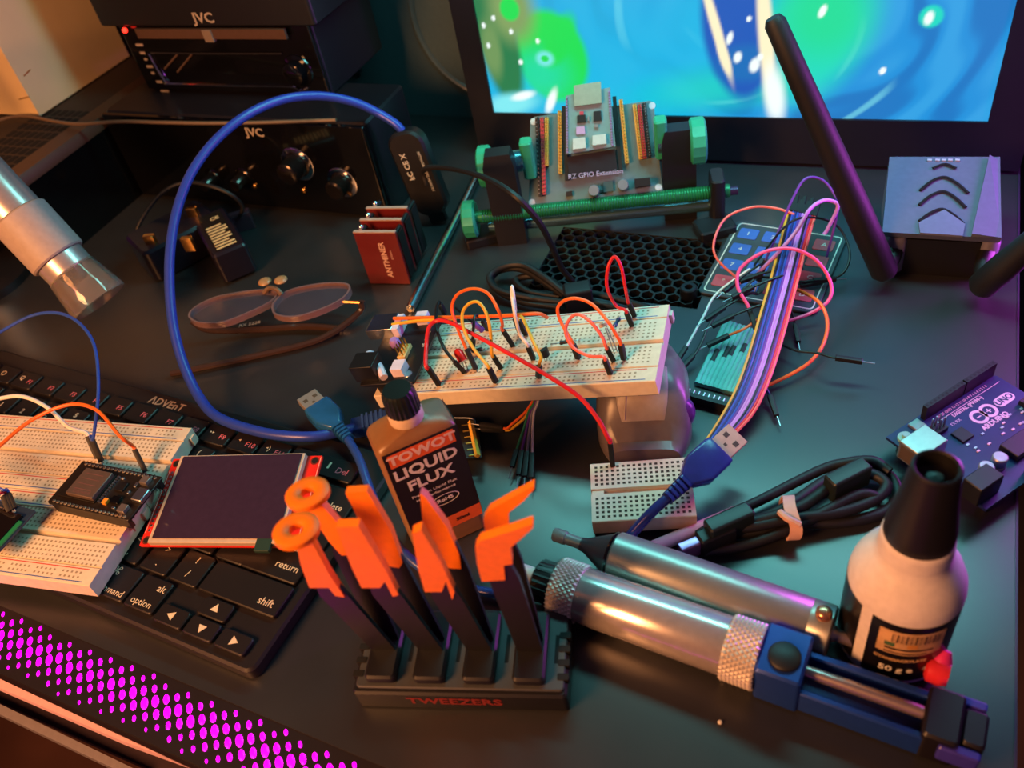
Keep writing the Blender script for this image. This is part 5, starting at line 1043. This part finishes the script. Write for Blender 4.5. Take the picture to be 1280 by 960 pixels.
# upper knobs and jaws read on an upright plane through the board
def HP(px, py, off=0): return PPl(px, py, hb0+hh*off, hh)
for (px, py, r, l) in ((607, 208, 13, 9), (872, 176, 14, 10)):
    c_ = PPl(px, py, hb0-hh*9, hh); m = W(ho); m.M = m.M @ m.axis(c_-he*l/2, c_+he*l/2); loops = []
    for q, rr_ in ((0, .86), (.12, 1), (.88, 1), (1, .86)): loops.append([((r*rr_+(.5 if k % 2 else 0))*math.cos(2*math.pi*k/28), (r*rr_+(.5 if k % 2 else 0))*math.sin(2*math.pi*k/28), l*q) for k in range(28)])
    m.loft(loops); m.build('knob', GRN, ho, 30)
for (a, b, r) in (((612, 207), (655, 200), 7), ((822, 180), (868, 176), 7)):
    W(ho).cyl(PPl(*a, hb0-hh*9, hh), PPl(*b, hb0-hh*9, hh), r, seg=18).build('spindle', RODT, ho)
for px, py in ((660, 198), (826, 172)):
    c_ = PPl(px, py, hb0-hh*8, hh); m = W(ho); m.M = m.M @ Matrix.Translation(c_) @ Matrix((he, -hh, UPZ)).transposed().to_4x4(); m.rbox(-4, 4, -5, 5, -13, 13, 2, 1).build('jaw', GRN, ho)
c_ = P(895, 232, 26); m = W(ho); m.M = m.M @ TR((c_.x, c_.y, 0), ha); m.rbox(-4, 5, -9, 9, 0, 34, 3, 1).build('end_bracket', HBK, ho)
c_ = P(912, 239, 22); W(ho).cyl(c_-he*2, c_+he*5, 3, seg=10).build('end_nut', mat('nut_dark', '#3a2c4c', .3, .5), ho)
for px, py in ((603, 300), (893, 290)):
    c_ = P(px, py, 0); m = W(ho); m.M = m.M @ TR((c_.x, c_.y, 0), ha+15); m.rbox(-12, 12, -9, 9, 0, 7, 2, 1).build('foot', HBK, ho)
c_ = P(750, 256, 14); m = W(ho); m.M = m.M @ TR((c_.x, c_.y, 0), ha); m.rbox(-6, 6, -6, 6, 6, 28, 1.5, .8).build('rod_clip', HBK, ho)
# ---- expansion board held in the vise
eb = thing('expansion_board', 'dark expansion board with coloured pin rows held in the green vise', 'circuit board', TR(Vector((hb0.x+hb1.x, hb0.y+hb1.y, 48))/2, ha))
def EB(px, py, h=0): return PPl(px, py, hb0+HN*h, HN)
def slab(pxs, h0, h1, nm, mm, par=None, ang=30):
    m = W(eb); m.loft([[EB(*p, 0)+HN*h0 for p in pxs], [EB(*p, 0)+HN*h1 for p in pxs]]); return m.build(nm, mm, eb, ang)
EPC = mat('pcb_black_glare', '#5a7074', .4)  # black board; the screen's glare is put into this lighter teal grey
slab(((661, 257), (829, 239), (825, 210), (817, 128), (812, 126), (668, 146), (663, 151)), -1.6, 0, 'board', EPC)
def strip(a, b, wd, h, nm, mm, pins=None):
    A_, B_ = EB(*a), EB(*b); s_ = (B_-A_).normalized(); q = s_.cross(HN)*wd/2
    m = W(eb); m.loft([[A_-q, A_+q, B_+q, B_-q], [v+HN*h for v in (A_-q, A_+q, B_+q, B_-q)]]); o = m.build(nm, mm, eb)
    if pins:
        m = W(eb); n = 19
        for i in range(n): p = A_+(B_-A_)*((i+.5)/n); m.cyl(p+HN*h, p+HN*(h+5), .35, seg=5)
        m.build('pin_row', pins, eb)
HY = mat('header_amber', '#c89a48', .4); HB_ = mat('header_black', '#141618', .45); HR = mat('header_red', '#b03c48', .4)
for a, b, mm, pn in (((672, 148), (676, 246), HB_, TIN), ((678, 148), (681, 244), HR, GOLD), ((684, 148), (684, 208), HY, GOLD), ((700, 140), (701, 218), HY, GOLD), ((705, 134), (709, 226), HB_, None), ((768, 122), (776, 214), HB_, None), ((776, 126), (784, 205), HY, GOLD), ((793, 132), (801, 200), HY, GOLD), ((799, 132), (806, 199), HR, GOLD), ((805, 130), (812, 198), HB_, TIN)): strip(a, b, 2.4, 4, 'header', mm, pn)
slab(((709, 196), (770, 186), (763, 114), (709, 124)), 9, 10.6, 'module_board', mat('module_cyan_glare', '#6c8a8c', .35))  # cyan reflection on a dark board, painted into the module colour
slab(((712, 224), (772, 213), (769, 188), (710, 198)), 0, 6, 'socket_block', mat('block_dark', '#17171f', .4))
slab(((720, 138), (753, 134), (752, 108), (719, 113)), 10.6, 13.6, 'shield_can', mat('shield_sage', '#a8b4a0', .35, .6))
for q in (((718, 191), (734, 189), (733, 176), (718, 178)), ((742, 186), (759, 184), (758, 172), (742, 174))): slab(q, 10.6, 14, 'usb_socket', mat('socket_mint', '#cfe4dc', .35, .5))
for q, mm in ((((722, 172), (733, 171), (732, 162), (722, 163)), mat('chip_lilac', '#b090b4', .4)), (((723, 158), (734, 157), (733, 148), (723, 149)), BLACK), (((743, 156), (753, 155), (752, 143), (743, 144)), BLACK), (((726, 148), (731, 148), (731, 144), (726, 144)), HR), (((744, 164), (749, 163), (749, 160), (744, 160)), TIN), (((736, 156), (738, 156), (738, 150), (736, 150)), TIN), (((755, 241), (767, 239), (766, 226), (754, 228)), mat('chip_slate', '#3c5054', .4)), (((708, 246), (716, 245), (715, 239), (708, 240)), BLACK)): slab(q, 0 if q[0][1] > 200 else 10.6, 2.4 if q[0][1] > 200 else 12.4, 'component', mm)
for (a, b) in (((711, 195), (710, 126)), ((766, 186), (762, 118))):
    A_, B_ = EB(*a), EB(*b); m = W(eb)
    for i in range(20): p = A_+(B_-A_)*((i+.5)/20); m.cyl(p+HN*9, p+HN*12, .7, seg=6)
    m.build('solder_row', mat('solder_violet', '#a08cc0', .35, .6), eb)
for px, py in ((743, 240), (779, 233)):
    c_ = EB(px, py); W(eb).lathe_on(c_, c_+HN*10, [(3.6, 0), (3.6, .8), (3.3, 1.2), (3.6, 1.6), (3.6, 9.4), (3.2, 10)], 18).build('capacitor', mat('cap_pale', '#a8b4b8', .3, .7), eb)
slab(((794, 236), (813, 233), (812, 224), (793, 226)), 0, 10, 'power_jack', BLACK)
XD = Matrix((he, hv, HN)).transposed().to_4x4(); XD.translation = EB(745, 219, 0)+HN*6.1
text('RZ GPIO Extension', 4.4, mat('board_print', '#b4a8c4', .5), eb, WM(eb, XD))
for px, py in ((665, 253), (667, 152), (815, 132), (823, 234)): c_ = EB(px, py); W(eb).lathe_on(c_, c_+HN*.3, [(2.2, 0), (2.2, .2), (1.2, .3)], 12).build('corner_hole', mat('hole_ring_pale', '#b8c0c4', .4), eb)
# ================================================================ coiled black lead behind the breadboard
cl_ = thing('coiled_lead', 'black lead coiled and tied behind the breadboard', 'cable', TR(P(660, 365, 0)))
def cc_(pts, r=2.2): W(cl_).tube([P(*p) for p in pts], r, 9, 6).build('cable', RUB, cl_)
cc_([(705, 370, 5), (680, 352, 8), (650, 336, 9), (625, 338, 8), (614, 350, 6), (625, 365, 5), (655, 378, 4), (700, 384, 4)])
cc_([(708, 368, 9), (685, 350, 12), (655, 332, 13), (628, 334, 12), (612, 346, 10), (622, 362, 8), (660, 372, 7), (705, 378, 6)])
cc_([(710, 366, 5), (690, 352, 5), (668, 345, 5), (645, 350, 4), (660, 365, 4), (700, 372, 4)])
cc_([(720, 366, 6), (745, 368, 5), (775, 375, 4), (810, 385, 3)]); cc_([(720, 372, 5), (745, 378, 4), (770, 384, 3)])
a, b = P(706, 374, 8), P(740, 368, 8); m = W(cl_); m.M = m.M @ m.axis(a, b); m.rbox(-6, 6, -8, 8, 0, (b-a).length, 2, 1).build('tie', mat('tie_black', '#0e0f12', .6), cl_)
